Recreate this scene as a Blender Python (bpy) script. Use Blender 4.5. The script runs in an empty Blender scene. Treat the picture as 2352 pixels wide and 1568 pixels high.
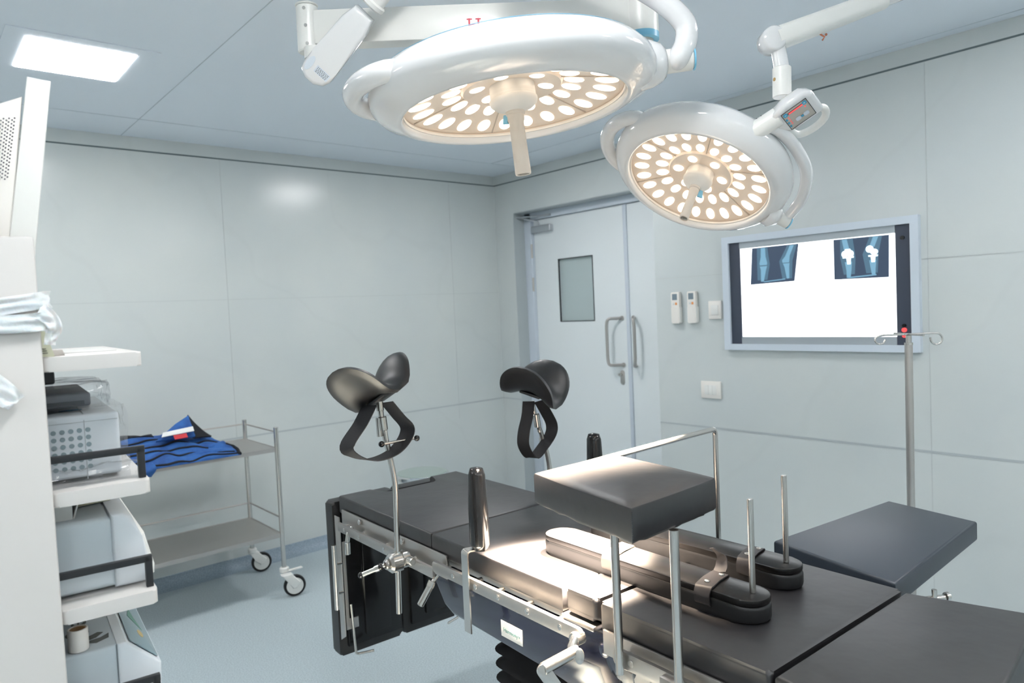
import bpy, bmesh, math, random
from mathutils import Vector, Matrix, noise
random.seed(7)
S = bpy.context.scene
COL = S.collection
V = Vector
R = math.radians

# ------------------------------------------------------------------ camera
cam_d = bpy.data.cameras.new('camera')
cam = bpy.data.objects.new('camera', cam_d)
COL.objects.link(cam)
S.camera = cam
CAM = V((-3.76917, -4.50999, 1.55))
RX = V((0.75522375, -0.65385608, -0.04592735))
UX = V((0.06462147, 0.00454654, 0.99789949))
FX = V((0.65227383, 0.75660529, -0.04568679))
cam.matrix_world = Matrix(((RX.x, UX.x, -FX.x, CAM.x), (RX.y, UX.y, -FX.y, CAM.y), (RX.z, UX.z, -FX.z, CAM.z), (0, 0, 0, 1)))
cam_d.sensor_width = 36.0
cam_d.lens = 1640.64 / 2352 * 36
cam_d.clip_start = 0.05
cam_d.dof.use_dof = True
cam_d.dof.focus_distance = 1.8
cam_d.dof.aperture_fstop = 4.5

# ------------------------------------------------------------------ world, view
w = bpy.data.worlds.new('world')
S.world = w
w.use_nodes = True
w.node_tree.nodes['Background'].inputs[0].default_value = (0.8, 0.9, 1, 1)
w.node_tree.nodes['Background'].inputs[1].default_value = 0.05
S.view_settings.view_transform = 'Standard'
S.view_settings.look = 'None'
S.view_settings.gamma = 1
S.view_settings.use_curve_mapping = False
S.view_settings.exposure = 0.0
PANEL_L = 37.5        # radiance of the ceiling light panels
SPOT_1 = 520.0         # each of the six beams of the large surgical lamp
SPOT_2 = 11000.0

# ------------------------------------------------------------------ materials
def srgb(r, g, b):
    f = lambda c: (c / 255 / 12.92) if c / 255 <= 0.04045 else ((c / 255 + 0.055) / 1.055) ** 2.4
    return (f(r), f(g), f(b), 1)

def mat(name, col, rough=0.5, metal=0.0, **k):
    m = bpy.data.materials.new(name)
    m.use_nodes = True
    b = m.node_tree.nodes['Principled BSDF']
    b.inputs['Base Color'].default_value = col if len(col) == 4 else (*col, 1)
    b.inputs['Roughness'].default_value = rough
    b.inputs['Metallic'].default_value = metal
    for kk, v in k.items():
        b.inputs[kk.replace('_', ' ')].default_value = v
    return m

def nd(m, t, **k):
    n = m.node_tree.nodes.new(t)
    for a, v in k.items():
        setattr(n, a, v)
    return n

def bump(m, scale, strength, dist=0.002, detail=3, kind='noise'):
    L = m.node_tree.links
    tc = nd(m, 'ShaderNodeTexCoord')
    t = nd(m, 'ShaderNodeTexNoise')
    t.inputs['Scale'].default_value = scale
    t.inputs['Detail'].default_value = detail
    b = nd(m, 'ShaderNodeBump')
    b.inputs['Strength'].default_value = strength
    b.inputs['Distance'].default_value = dist
    L.new(tc.outputs['Object'], t.inputs['Vector'])
    L.new(t.outputs['Fac'], b.inputs['Height'])
    L.new(b.outputs['Normal'], m.node_tree.nodes['Principled BSDF'].inputs['Normal'])
    return m

def mottled(name, c1, c2, scale, rough, lo=0.4, hi=0.6, detail=4, **k):
    m = mat(name, c1, rough, **k)
    L = m.node_tree.links
    tc = nd(m, 'ShaderNodeTexCoord')
    t = nd(m, 'ShaderNodeTexNoise')
    t.inputs['Scale'].default_value = scale
    t.inputs['Detail'].default_value = detail
    r = nd(m, 'ShaderNodeValToRGB')
    r.color_ramp.elements[0].position = lo
    r.color_ramp.elements[1].position = hi
    r.color_ramp.elements[0].color = c1
    r.color_ramp.elements[1].color = c2
    L.new(tc.outputs['Object'], t.inputs['Vector'])
    L.new(t.outputs['Fac'], r.inputs['Fac'])
    L.new(r.outputs['Color'], m.node_tree.nodes['Principled BSDF'].inputs['Base Color'])
    return m

def emis(name, col, strength):
    m = mat(name, (0.8, 0.8, 0.8), 0.4)
    b = m.node_tree.nodes['Principled BSDF']
    b.inputs['Emission Color'].default_value = (*col[:3], 1)
    b.inputs['Emission Strength'].default_value = strength
    return m

def wall_material():
    # large glossy porcelain slabs: faint cloudy tone, thin pale veins
    m = mat('porcelain_slab', srgb(200, 205, 204), 0.22)
    N = m.node_tree.nodes; L = m.node_tree.links
    tc = nd(m, 'ShaderNodeTexCoord')
    n1 = nd(m, 'ShaderNodeTexNoise'); n1.inputs['Scale'].default_value = 1.3; n1.inputs['Detail'].default_value = 5
    r1 = nd(m, 'ShaderNodeValToRGB')
    r1.color_ramp.elements[0].position = 0.3; r1.color_ramp.elements[1].position = 0.7
    r1.color_ramp.elements[0].color = srgb(199, 206, 207); r1.color_ramp.elements[1].color = srgb(209, 214, 212)
    wv = nd(m, 'ShaderNodeTexWave'); wv.inputs['Scale'].default_value = 0.55; wv.inputs['Distortion'].default_value = 9
    wv.inputs['Detail'].default_value = 3; wv.inputs['Detail Scale'].default_value = 1.2; wv.bands_direction = 'DIAGONAL'
    r2 = nd(m, 'ShaderNodeValToRGB')
    r2.color_ramp.elements[0].position = 0.0; r2.color_ramp.elements[0].color = (0.972, 0.972, 0.972, 1)
    r2.color_ramp.elements[1].position = 0.012; r2.color_ramp.elements[1].color = (1, 1, 1, 1)
    mx = nd(m, 'ShaderNodeMixRGB', blend_type='MULTIPLY'); mx.inputs[0].default_value = 0.6
    L.new(tc.outputs['Object'], n1.inputs['Vector']); L.new(tc.outputs['Object'], wv.inputs['Vector'])
    L.new(n1.outputs['Fac'], r1.inputs['Fac']); L.new(wv.outputs['Fac'], r2.inputs['Fac'])
    L.new(r1.outputs['Color'], mx.inputs[1]); L.new(r2.outputs['Color'], mx.inputs[2])
    L.new(mx.outputs['Color'], N['Principled BSDF'].inputs['Base Color'])
    return m

M = {}
M['wall'] = wall_material()
M['seam'] = mat('grout', srgb(176, 183, 186), 0.7)
M['seam_soft'] = mat('pale_grout', srgb(190, 196, 196), 0.6)
M['groove'] = mat('dark_groove', srgb(95, 108, 112), 0.6)
M['ceil'] = mat('ceiling_paint', srgb(234, 242, 250), 0.5)
M['cline'] = mat('ceiling_joint', srgb(196, 206, 213), 0.7)
M['floor'] = mottled('vinyl_floor', srgb(170, 184, 191), srgb(194, 207, 212), 160, 0.45, 0.35, 0.65, 2)
M['cove'] = mottled('vinyl_cove', srgb(136, 152, 166), srgb(160, 176, 188), 160, 0.5, 0.35, 0.65, 2)
M['white'] = mat('white_enamel', srgb(232, 232, 228), 0.28)
M['white_gloss'] = mat('glossy_white_shell', srgb(224, 225, 226), 0.12, Coat_Weight=0.6, Coat_Roughness=0.05)
M['warmwhite'] = mat('warm_white_plastic', srgb(236, 232, 226), 0.45)
M['handle_grey'] = mat('greige_plastic', srgb(208, 200, 190), 0.4)
M['blue'] = mat('light_blue_plastic', srgb(120, 185, 215), 0.35)
M['door'] = mat('door_white', srgb(232, 238, 240), 0.35)
M['frame'] = mat('door_frame_metal', srgb(205, 214, 224), 0.35)
M['jamb'] = mat('jamb_grey', srgb(180, 188, 190), 0.45)
M['dgrey'] = mat('dark_grey', srgb(45, 50, 56), 0.5)
M['steel'] = mat('stainless_steel', (0.62, 0.60, 0.57), 0.26, 1.0)
M['steel_r'] = mat('brushed_steel', (0.52, 0.50, 0.48), 0.42, 1.0)
M['alu'] = mat('aluminium', (0.55, 0.57, 0.6), 0.4, 1.0)
M['chrome'] = mat('chrome', (0.8, 0.8, 0.8), 0.07, 1.0)
M['leather'] = bump(mat('black_vinyl_pad', srgb(29, 28, 31), 0.44, Specular_IOR_Level=0.85), 9, 0.25, 0.01)
M['leather_s'] = bump(mat('black_vinyl_smooth', srgb(13, 14, 17), 0.46, Specular_IOR_Level=0.7), 30, 0.1, 0.003)
M['board'] = mottled('worn_black_leatherette', srgb(8, 8, 9), srgb(17, 15, 15), 14, 0.32, 0.35, 0.75, 6, Specular_IOR_Level=0.35)
M['strap'] = bump(mat('black_webbing', srgb(24, 25, 29), 0.8), 260, 0.5, 0.001)
M['beige_strap'] = mat('grey_leather_strap', srgb(62, 57, 53), 0.5)
M['rubber'] = mat('black_rubber', srgb(12, 13, 16), 0.5)
M['blackp'] = mat('gloss_black_plastic', srgb(14, 15, 17), 0.18)
M['powder'] = mat('black_powder_coat', srgb(26, 29, 33), 0.45)
M['navy'] = mat('navy_gloss_shell', srgb(24, 28, 45), 0.16, Coat_Weight=0.5)
M['cart'] = mat('cart_white', srgb(208, 206, 203), 0.4)
M['device'] = mat('device_grey_white', srgb(218, 224, 229), 0.45)
M['device2'] = mat('device_grey', srgb(192, 202, 208), 0.45)
M['paper'] = mat('paper', srgb(225, 226, 224), 0.7)
M['paper_g'] = mat('greenish_card', srgb(196, 199, 176), 0.7)
M['ink'] = mat('dark_ink', srgb(70, 70, 72), 0.7)
M['green'] = mat('green_ink', srgb(60, 130, 80), 0.7)
M['card'] = mat('cardboard', srgb(190, 155, 115), 0.8)
M['gauze'] = bump(mat('white_gauze', srgb(236, 236, 236), 0.9, Subsurface_Weight=0.2), 120, 0.6, 0.002)
M['hole'] = mat('dark_hole', srgb(30, 34, 60), 0.8)
M['red'] = mat('red_label', srgb(190, 50, 60), 0.6)
M['red_text'] = mat('red_lettering', srgb(205, 70, 85), 0.5)
M['bcloth'] = bump(mottled('blue_apron_cloth', srgb(28, 72, 135), srgb(42, 96, 165), 12, 0.75), 90, 0.4, 0.002)
M['kcloth'] = bump(mat('black_binding_cloth', srgb(18, 21, 28), 0.85), 90, 0.4, 0.002)
M['lens'] = emis('lit_led_lens', (1.0, 0.83, 0.64), 3.3)
M['interior'] = mat('lamp_reflector', srgb(238, 222, 205), 0.3)
M['panel_e'] = emis('lit_panel', (0.985, 0.97, 0.965), PANEL_L)
M['light_e'] = emis('lit_lightbox', (0.97, 0.99, 1.0), 2.6)
M['led_red'] = emis('red_leds', (1.0, 0.10, 0.10), 1.1)
M['led_red'].node_tree.nodes['Principled BSDF'].inputs['Base Color'].default_value = (0.3, 0.02, 0.02, 1)
M['xfilm'] = emis('xray_film', (0.05, 0.09, 0.16), 0.7)  # film glows by itself in place of viewer light shining through it
M['xfilm'].node_tree.nodes['Principled BSDF'].inputs['Base Color'].default_value = (0.01, 0.012, 0.02, 1)
M['bone'] = emis('xray_bone', (0.20, 0.42, 0.58), 1.0)  # bone, tissue and implant shapes also get backlight as their own glow
M['bone'].node_tree.nodes['Principled BSDF'].inputs['Base Color'].default_value = (0.02, 0.03, 0.04, 1)
M['bone2'] = emis('xray_soft_tissue', (0.09, 0.20, 0.30), 0.8)
M['bone2'].node_tree.nodes['Principled BSDF'].inputs['Base Color'].default_value = (0.02, 0.03, 0.04, 1)
M['implant'] = emis('xray_implant', (0.8, 0.95, 1.0), 1.2)
M['remote_lcd'] = mat('lcd_grey', srgb(120, 135, 145), 0.3)
M['orange'] = mat('orange_button', srgb(230, 150, 80), 0.5)
M['panelgrey'] = mat('keypad_grey', srgb(176, 174, 168), 0.5)
M['keyblue'] = mat('keypad_blue', srgb(60, 150, 190), 0.5)

def glassmat(name, tint, rough, fac):
    m = bpy.data.materials.new(name); m.use_nodes = True
    N = m.node_tree.nodes; L = m.node_tree.links
    for n in list(N):
        if n.type != 'OUTPUT_MATERIAL': N.remove(n)
    out = [n for n in N if n.type == 'OUTPUT_MATERIAL'][0]
    tr = nd(m, 'ShaderNodeBsdfTransparent'); tr.inputs[0].default_value = tint
    gl = nd(m, 'ShaderNodeBsdfGlossy'); gl.inputs['Roughness'].default_value = rough
    lw = nd(m, 'ShaderNodeLayerWeight'); lw.inputs[0].default_value = 0.25
    mu = nd(m, 'ShaderNodeMath', operation='MULTIPLY_ADD'); mu.inputs[1].default_value = fac; mu.inputs[2].default_value = 0.03
    L.new(lw.outputs['Facing'], mu.inputs[0])
    mx = nd(m, 'ShaderNodeMixShader')
    L.new(mu.outputs[0], mx.inputs[0]); L.new(tr.outputs[0], mx.inputs[1]); L.new(gl.outputs[0], mx.inputs[2])
    L.new(mx.outputs[0], out.inputs[0])
    return m
M['glass'] = glassmat('clear_glass', (0.98, 0.98, 0.98, 1), 0.03, 0.15)
M['pane'] = mat('door_window_glass', srgb(182, 196, 197), 0.12)
M['bag'] = glassmat('clear_plastic_bag', (0.975, 0.98, 0.985, 1), 0.10, 0.35)

# ------------------------------------------------------------------ mesh helpers
def B(): return bmesh.new()

def box(bm, c, s, m=None, bev=0.0, seg=2):
    r = bmesh.ops.create_cube(bm, size=1)
    vs = r['verts']
    for v in vs:
        v.co = V((v.co.x * s[0] + c[0], v.co.y * s[1] + c[1], v.co.z * s[2] + c[2]))
    if bev:
        es = list({e for v in vs for e in v.link_edges})
        rb = bmesh.ops.bevel(bm, geom=es, offset=bev, segments=seg, profile=0.5, affect='EDGES')
        vs = list({v for f in rb['faces'] for v in f.verts} | {v for v in vs if v.is_valid})
    if m is not None:
        for v in vs: v.co = m @ v.co
    return vs

def prism(bm, pts, z0, z1, m=None, bev=0.0, seg=2):
    lo = [bm.verts.new((p[0], p[1], z0)) for p in pts]
    hi = [bm.verts.new((p[0], p[1], z1)) for p in pts]
    n = len(pts)
    area = sum(pts[i][0] * pts[(i + 1) % n][1] - pts[(i + 1) % n][0] * pts[i][1] for i in range(n))
    a = area > 0
    fs = [bm.faces.new(hi if a else hi[::-1]), bm.faces.new(lo[::-1] if a else lo)]
    for i in range(n):
        j = (i + 1) % n
        q = [lo[i], lo[j], hi[j], hi[i]]
        fs.append(bm.faces.new(q if a else q[::-1]))
    vs = lo + hi
    if bev:
        es = [e for f in fs[:2] for e in f.edges]
        rb = bmesh.ops.bevel(bm, geom=es, offset=bev, segments=seg, profile=0.5, affect='EDGES')
        vs = list({v for f in rb['faces'] for v in f.verts} | {v for v in vs if v.is_valid} | {v for f in fs if f.is_valid for v in f.verts})
    if m is not None:
        for v in vs: v.co = m @ v.co
    return vs

def fillet(pts, rad, n=6):
    pts = [V(p) for p in pts]
    out = [pts[0]]
    for i in range(1, len(pts) - 1):
        a, b, c = pts[i - 1], pts[i], pts[i + 1]
        u = (a - b); v = (c - b)
        r = min(rad, u.length * 0.49, v.length * 0.49)
        p0 = b + u.normalized() * r; p1 = b + v.normalized() * r
        for k in range(n + 1):
            t = k / n
            out.append(p0 * (1 - t) ** 2 + b * 2 * t * (1 - t) + p1 * t * t)
    out.append(pts[-1])
    return out

def spline(pts, n=8):
    P = [V(p) for p in pts]
    P = [P[0] * 2 - P[1]] + P + [P[-1] * 2 - P[-2]]
    out = []
    for i in range(1, len(P) - 2):
        for k in range(n):
            t = k / n
            a, b, c, d = P[i - 1:i + 3]
            out.append(0.5 * ((2 * b) + (c - a) * t + (2 * a - 5 * b + 4 * c - d) * t * t + (3 * b - a - 3 * c + d) * t ** 3))
    out.append(P[-2])
    return out

def frames(pts):
    T = []
    for i in range(len(pts)):
        a = pts[max(i - 1, 0)]; b = pts[min(i + 1, len(pts) - 1)]
        T.append((b - a).normalized())
    up = V((0, 0, 1)) if abs(T[0].z) < 0.9 else V((1, 0, 0))
    n = T[0].cross(up).normalized()
    out = []
    for t in T:
        n = (n - t * n.dot(t)).normalized()
        out.append((t, n, t.cross(n)))
    return out

def tube(bm, pts, r, seg=16, rad=0, cap=True, sq=None):
    pts = [V(p) for p in pts]
    if rad: pts = fillet(pts, rad)
    F = frames(pts)
    rings = []
    for i, (p, (t, n, b)) in enumerate(zip(pts, F)):
        rr = r if not isinstance(r, (list, tuple)) else r[0] + (r[1] - r[0]) * i / max(1, len(pts) - 1)
        ring = []
        for k in range(seg):
            a = 2 * math.pi * k / seg
            ca, sa = math.cos(a), math.sin(a)
            if sq:
                e = sq
                ca = math.copysign(abs(ca) ** e, ca); sa = math.copysign(abs(sa) ** e, sa)
            ring.append(bm.verts.new(p + n * (rr * ca) + b * (rr * sa)))
        rings.append(ring)
    for A, Bq in zip(rings, rings[1:]):
        for k in range(seg):
            j = (k + 1) % seg
            bm.faces.new([A[k], A[j], Bq[j], Bq[k]])
    if cap:
        bm.faces.new(rings[0][::-1]); bm.faces.new(rings[-1])
    return [v for q in rings for v in q]

def lathe(bm, prof, m=None, seg=48, cap0=True, cap1=True):
    rings = []
    for r, z in prof:
        if r < 1e-6:
            rings.append([bm.verts.new((0, 0, z))])
        else:
            rings.append([bm.verts.new((r * math.cos(2 * math.pi * k / seg), r * math.sin(2 * math.pi * k / seg), z)) for k in range(seg)])
    for A, Q in zip(rings, rings[1:]):
        for k in range(seg):
            j = (k + 1) % seg
            if len(A) == 1 and len(Q) == 1: continue
            if len(A) == 1: bm.faces.new([A[0], Q[j], Q[k]])
            elif len(Q) == 1: bm.faces.new([A[k], A[j], Q[0]])
            else: bm.faces.new([A[k], A[j], Q[j], Q[k]])
    if cap0 and len(rings[0]) > 1: bm.faces.new(rings[0][::-1])
    if cap1 and len(rings[-1]) > 1: bm.faces.new(rings[-1])
    vs = [v for q in rings for v in q]
    if m is not None:
        for v in vs: v.co = m @ v.co
    return vs

def axis_m(p, d, roll=None):
    # frame at p whose z axis points along d
    z = V(d).normalized()
    x = V(roll) if roll is not None else (V((0, 0, 1)) if abs(z.z) < 0.9 else V((1, 0, 0)))
    x = (x - z * x.dot(z)).normalized()
    y = z.cross(x)
    p = V(p)
    return Matrix(((x.x, y.x, z.x, p.x), (x.y, y.y, z.y, p.y), (x.z, y.z, z.z, p.z), (0, 0, 0, 1)))

def cyl(bm, p, q, r, seg=24, bev=0.0, r2=None):
    p, q = V(p), V(q); L = (q - p).length
    r2 = r if r2 is None else r2
    if bev: prof = [(r - bev, 0), (r, bev), (r2, L - bev), (r2 - bev, L)]
    else: prof = [(r, 0), (r2, L)]
    return lathe(bm, prof, axis_m(p, q - p), seg)

def ball(bm, p, r, sc=(1, 1, 1), m=None, seg=20):
    res = bmesh.ops.create_uvsphere(bm, u_segments=seg, v_segments=seg // 2, radius=r)
    for v in res['verts']:
        c = V((v.co.x * sc[0], v.co.y * sc[1], v.co.z * sc[2]))
        v.co = (m @ c if m is not None else c) + V(p)
    return res['verts']

def ribbon(bm, pts, wdir, wd, th):
    # flat strap swept along pts; wdir = across direction (or a list)
    n = len(pts)
    pts = [V(p) for p in pts]
    rows = []
    for i, p in enumerate(pts):
        t = (pts[min(i + 1, n - 1)] - pts[max(i - 1, 0)]).normalized()
        w_ = V(wdir[i] if isinstance(wdir, list) else wdir)
        w_ = (w_ - t * w_.dot(t)).normalized()
        nn = t.cross(w_)
        rows.append([bm.verts.new(p + w_ * (sx * wd / 2) + nn * (sz * th / 2)) for sx, sz in ((-1, -1), (1, -1), (1, 1), (-1, 1))])
    for A, Q in zip(rows, rows[1:]):
        for k in range(4):
            j = (k + 1) % 4
            bm.faces.new([A[k], A[j], Q[j], Q[k]])
    bm.faces.new(rows[0][::-1]); bm.faces.new(rows[-1])

def rrect(x0, y0, x1, y1, r, n=5):
    out = []
    for cx, cy, a0 in ((x1 - r, y1 - r, 0), (x0 + r, y1 - r, 90), (x0 + r, y0 + r, 180), (x1 - r, y0 + r, 270)):
        for k in range(n + 1):
            a = R(a0 + 90 * k / n)
            out.append((cx + r * math.cos(a), cy + r * math.sin(a)))
    return out

def ellipse(cx, cy, a, b, n=24):
    return [(cx + a * math.cos(2 * math.pi * k / n), cy + b * math.sin(2 * math.pi * k / n)) for k in range(n)]

# ------------------------------------------------------------------ object helpers
BASE = {}
ID = Matrix.Identity(4)
TT = Matrix.Translation((-2.363, -3.862, 0)) @ Matrix.Rotation(R(-2.6), 4, 'Z')     # operating-table frame
CO = V((-3.45785, -3.19505, 0))
CT = Matrix(((.9955, .095, 0, CO.x), (-.095, .9955, 0, CO.y), (0, 0, 1, 0), (0, 0, 0, 1)))  # equipment-cart frame

def tag(o, label=None, cat=None, group=None, kind=None):
    if label: o['label'] = label
    if cat: o['category'] = cat
    if group: o['group'] = group
    if kind: o['kind'] = kind
    return o

def thing(name, label, cat, base, fr=ID, group=None):
    o = bpy.data.objects.new(name, None); COL.objects.link(o)
    o.empty_display_size = 0.05
    o.matrix_world = fr @ Matrix.Translation(base)
    BASE[o] = V(base)
    return tag(o, label, cat, group)

def smooth_(me, ang=35):
    for p in me.polygons: p.use_smooth = True
    try: me.set_sharp_from_angle(angle=R(ang))
    except Exception: pass

def obj(name, bm, m, parent=None, smooth=True, base=None, fr=ID, label=None, ang=35):
    b = base if base is not None else (BASE[parent] if parent in BASE else V((0, 0, 0)))
    b = V(b)
    for v in bm.verts: v.co -= b
    bmesh.ops.recalc_face_normals(bm, faces=bm.faces)
    me = bpy.data.meshes.new(name); bm.to_mesh(me); bm.free()
    me.materials.append(M[m] if isinstance(m, str) else m)
    if smooth: smooth_(me, ang)
    o = bpy.data.objects.new(name, me); COL.objects.link(o)
    if parent is not None:
        o.parent = parent
    else:
        o.matrix_world = fr @ Matrix.Translation(b)
    BASE[o] = b
    if label: o['label'] = label
    return o

def struct(name, bm, m, parent=None, smooth=False):
    o = obj(name, bm, m, parent, smooth)
    if parent is None: o['kind'] = 'structure'
    return o

def text(s, size, m, depth=0.0006, name='lettering', parent=None, label=None):
    # lettering turned into a mesh; m places it (x right, y up, z out)
    cu = bpy.data.curves.new('t', 'FONT'); cu.body = s; cu.size = size; cu.extrude = depth
    cu.align_x = 'CENTER'; cu.align_y = 'CENTER'
    t = bpy.data.objects.new('t', cu); COL.objects.link(t)
    dg = bpy.context.evaluated_depsgraph_get()
    me = bpy.data.meshes.new_from_object(t.evaluated_get(dg))
    bm = B(); bm.from_mesh(me)
    bpy.data.objects.remove(t); bpy.data.meshes.remove(me)
    for v in bm.verts: v.co = m @ v.co
    return bm

# ================================================================== ROOM
H = 2.63
XR = -0.279
X0, Y0 = -5.6, -6.6
YJ = -1.812
# wall_left : the far wall on the left of the photograph (plane y = 0)
b = B(); box(b, ((X0 + 0.3) / 2, 0.05, H / 2), (abs(X0) + 0.3, 0.1, H))
wl = struct('wall_left', b, 'wall')
# seams of wall_left as thin recessed-looking strips
b = B()
box(b, (X0 / 2, -0.0008, 1.688), (abs(X0), 0.0016, 0.004))
for x in (-2.19, -0.459, -3.92): box(b, (x, -0.0008, 1.63), (0.0035, 0.0016, 1.84))
struct('joint_lines', b, 'seam_soft', wl)
b = B(); box(b, (X0 / 2, -0.001, 0.821), (abs(X0), 0.002, 0.011)); struct('joint_line', b, 'seam', wl)
b = B(); box(b, (X0 / 2, -0.001, 2.553), (abs(X0), 0.002, 0.008)); struct('shadow_groove', b, 'groove', wl)
# wall_right : corner part with the door opening, then the part standing forward
b = B()
box(b, (0.15, -0.11, H / 2), (0.3, 0.22, H))
box(b, (0.15, (YJ - 0.22) / 2, (2.305 + H) / 2), (0.3, -YJ - 0.22, H - 2.305))
box(b, (0.01, (Y0 + YJ) / 2, H / 2), (0.578, YJ - Y0, H))
wr = struct('wall_right', b, 'wall')
b = B()
box(b, (-0.0008, YJ / 2, 1.688 + 0.0), (0.0016, 0.001, 0.004))
box(b, (XR - 0.0008, (Y0 + YJ) / 2, 1.688), (0.0016, YJ - Y0, 0.004))
for y in (-3.315, -4.9): box(b, (XR - 0.0008, y, 1.3), (0.0016, 0.0035, 2.5))
struct('joint_lines', b, 'seam_soft', wr)
b = B(); box(b, (XR - 0.001, (Y0 + YJ) / 2, 0.821), (0.002, YJ - Y0, 0.011)); box(b, (-0.001, -0.11, 0.821), (0.002, 0.22, 0.011))
struct('joint_line', b, 'seam', wr)
b = B(); box(b, (XR - 0.001, (Y0 + YJ) / 2, 2.553), (0.002, YJ - Y0, 0.008)); box(b, (-0.001, YJ / 2, 2.553), (0.002, -YJ, 0.008))
struct('shadow_groove', b, 'groove', wr)
b = B(); box(b, (X0 - 0.05, Y0 / 2, H / 2), (0.1, -Y0 + 0.2, H)); struct('wall_side', b, 'wall')
b = B(); box(b, (X0 / 2, Y0 - 0.05, H / 2), (-X0 + 0.6, 0.1, H)); struct('wall_back', b, 'wall')
b = B(); box(b, (X0 / 2 + 0.1, Y0 / 2, -0.05), (-X0 + 0.6, -Y0 + 0.3, 0.1)); fl = struct('floor', b, 'floor')
b = B(); box(b, (X0 / 2 + 0.1, Y0 / 2, H + 0.05), (-X0 + 0.6, -Y0 + 0.3, 0.1)); ce = struct('ceiling', b, 'ceil')
b = B()
box(b, (X0 / 2, -0.40, H - 0.0008), (-X0, 0.004, 0.0016))
box(b, (-0.40 + 0.05, Y0 / 2 - .2, H - 0.0008), (0.004, -Y0 - .4, 0.0016))
for x in (-2.73,): box(b, (x, Y0 / 2, H - 0.0008), (0.0035, -Y0, 0.0016))
struct('joint_lines', b, 'cline', ce)
# coved vinyl skirting
def cove(name, p0, p1, nrm):
    b = B(); p0, p1, nrm = V(p0), V(p1), V(nrm)
    prof = [(0.0, 0.072), (0.004, 0.07), (0.006, 0.045), (0.016, 0.022), (0.036, 0.008), (0.062, 0.002), (0.07, 0.0), (0, 0)]
    A = [b.verts.new(p0 + nrm * d + V((0, 0, z))) for d, z in prof]
    Q = [b.verts.new(p1 + nrm * d + V((0, 0, z))) for d, z in prof]
    for i in range(len(prof)):
        j = (i + 1) % len(prof); b.faces.new([A[i], A[j], Q[j], Q[i]])
    b.faces.new(A); b.faces.new(Q[::-1])
    return struct(name, b, 'cove', smooth=True)
cove('baseboard_left', (X0, 0, 0), (0, 0, 0), (0, -1, 0))
cove('baseboard_right', (XR, YJ, 0), (XR, Y0, 0), (-1, 0, 0))

# ------------------------------------------------------------------ door
XD = 0.13
d = thing('door_1', None, None, (XD, -1.0, 0)); d['kind'] = 'structure'
b = B()
box(b, (0.06, -0.221, 1.15), (0.12, 0.002, 2.3)); box(b, (0.06, -1.01, 2.302), (0.12, 1.58, 0.004))
obj('jamb_lining', b, 'jamb', d, smooth=False)
b = B()
box(b, (XD + 0.01, -0.262, 1.15), (0.06, 0.08, 2.30), bev=0.003)
box(b, (XD + 0.01, -1.02, 2.275), (0.06, 1.58, 0.058), bev=0.003)
box(b, (XD + 0.01, -1.79, 1.15), (0.06, 0.04, 2.30), bev=0.003)
obj('door_frame', b, 'frame', d)
def leaf(y0, y1, hole=None):
    b = B(); z0, z1 = 0.01, 2.242
    if hole is None:
        box(b, (XD + 0.03, (y0 + y1) / 2, (z0 + z1) / 2), (0.04, abs(y1 - y0), z1 - z0), bev=0.002)
    else:
        ya, yb, za, zb = hole
        for (a, c, e, f) in ((y0, ya, z0, z1), (yb, y1, z0, z1), (ya, yb, z0, za), (ya, yb, zb, z1)):
            box(b, (XD + 0.03, (a + c) / 2, (e + f) / 2), (0.04, abs(c - a), f - e))
    return b
lf = obj('door_leaf', leaf(-0.305, -1.243, (-0.565, -0.925, 1.432, 1.917)), 'door', d, smooth=False)
b = B(); box(b, (XD + 0.034, -0.745, 1.6745), (0.006, 0.36, 0.485)); obj('window_pane', b, 'pane', lf, base=BASE[lf], smooth=False)
b = B()
for (yy, zz, sy, sz) in ((-0.568, 1.6745, .006, .485), (-0.922, 1.6745, .006, .485), (-0.745, 1.435, .36, .006), (-0.745, 1.914, .36, .006)):
    box(b, (XD + 0.012, yy, zz), (0.012, sy, sz))
obj('window_bead', b, 'dgrey', lf, smooth=False)
rf = obj('door_leaf', leaf(-1.252, -1.768), 'door', d, smooth=False)
b = B(); box(b, (XD + 0.004, -1.247, 1.126), (0.014, 0.03, 2.23), bev=0.002); obj('meeting_stile', b, 'frame', d)
for (ym, yb, pl) in ((-1.185, -1.105, lf), (-1.290, -1.355, rf)):
    b = B()
    tube(b, [(XD + 0.01, ym, 1.448), (XD - 0.07, yb + (ym - yb) * .12, 1.448), (XD - 0.07, yb, 1.40), (XD - 0.07, yb, 1.16), (XD - 0.07, yb + (ym - yb) * .12, 1.115), (XD + 0.01, ym, 1.115)], 0.011, rad=0.03)
    for z in (1.448, 1.115): cyl(b, (XD + 0.012, ym, z), (XD + 0.002, ym, z), 0.016)
    obj('pull_handle', b, 'steel_r', pl)
b = B(); prism(b, rrect(-0.018, -0.052, 0.018, 0.052, 0.0175), 0, 0.007, axis_m((XD + 0.01, -1.17, 1.025), (-1, 0, 0), (0, 1, 0)), bev=0.002)
lk = obj('lock_plate', b, 'steel_r', lf)
b = B(); cyl(b, (XD + 0.006, -1.165, 1.045), (XD - 0.02, -1.165, 1.045), 0.011); obj('thumb_turn', b, 'steel', lf)
for z in (2.0, 1.735, 0.45):
    b = B(); cyl(b, (XD - 0.022, -0.306, z - 0.055), (XD - 0.022, -0.306, z + 0.055), 0.008)
    obj('hinge', b, 'steel_r', d)
b = B(); box(b, (XD - 0.012, -0.42, 2.165), (0.042, 0.22, 0.055), bev=0.008, seg=3); cl_ = obj('door_closer', b, 'alu', d)
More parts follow.
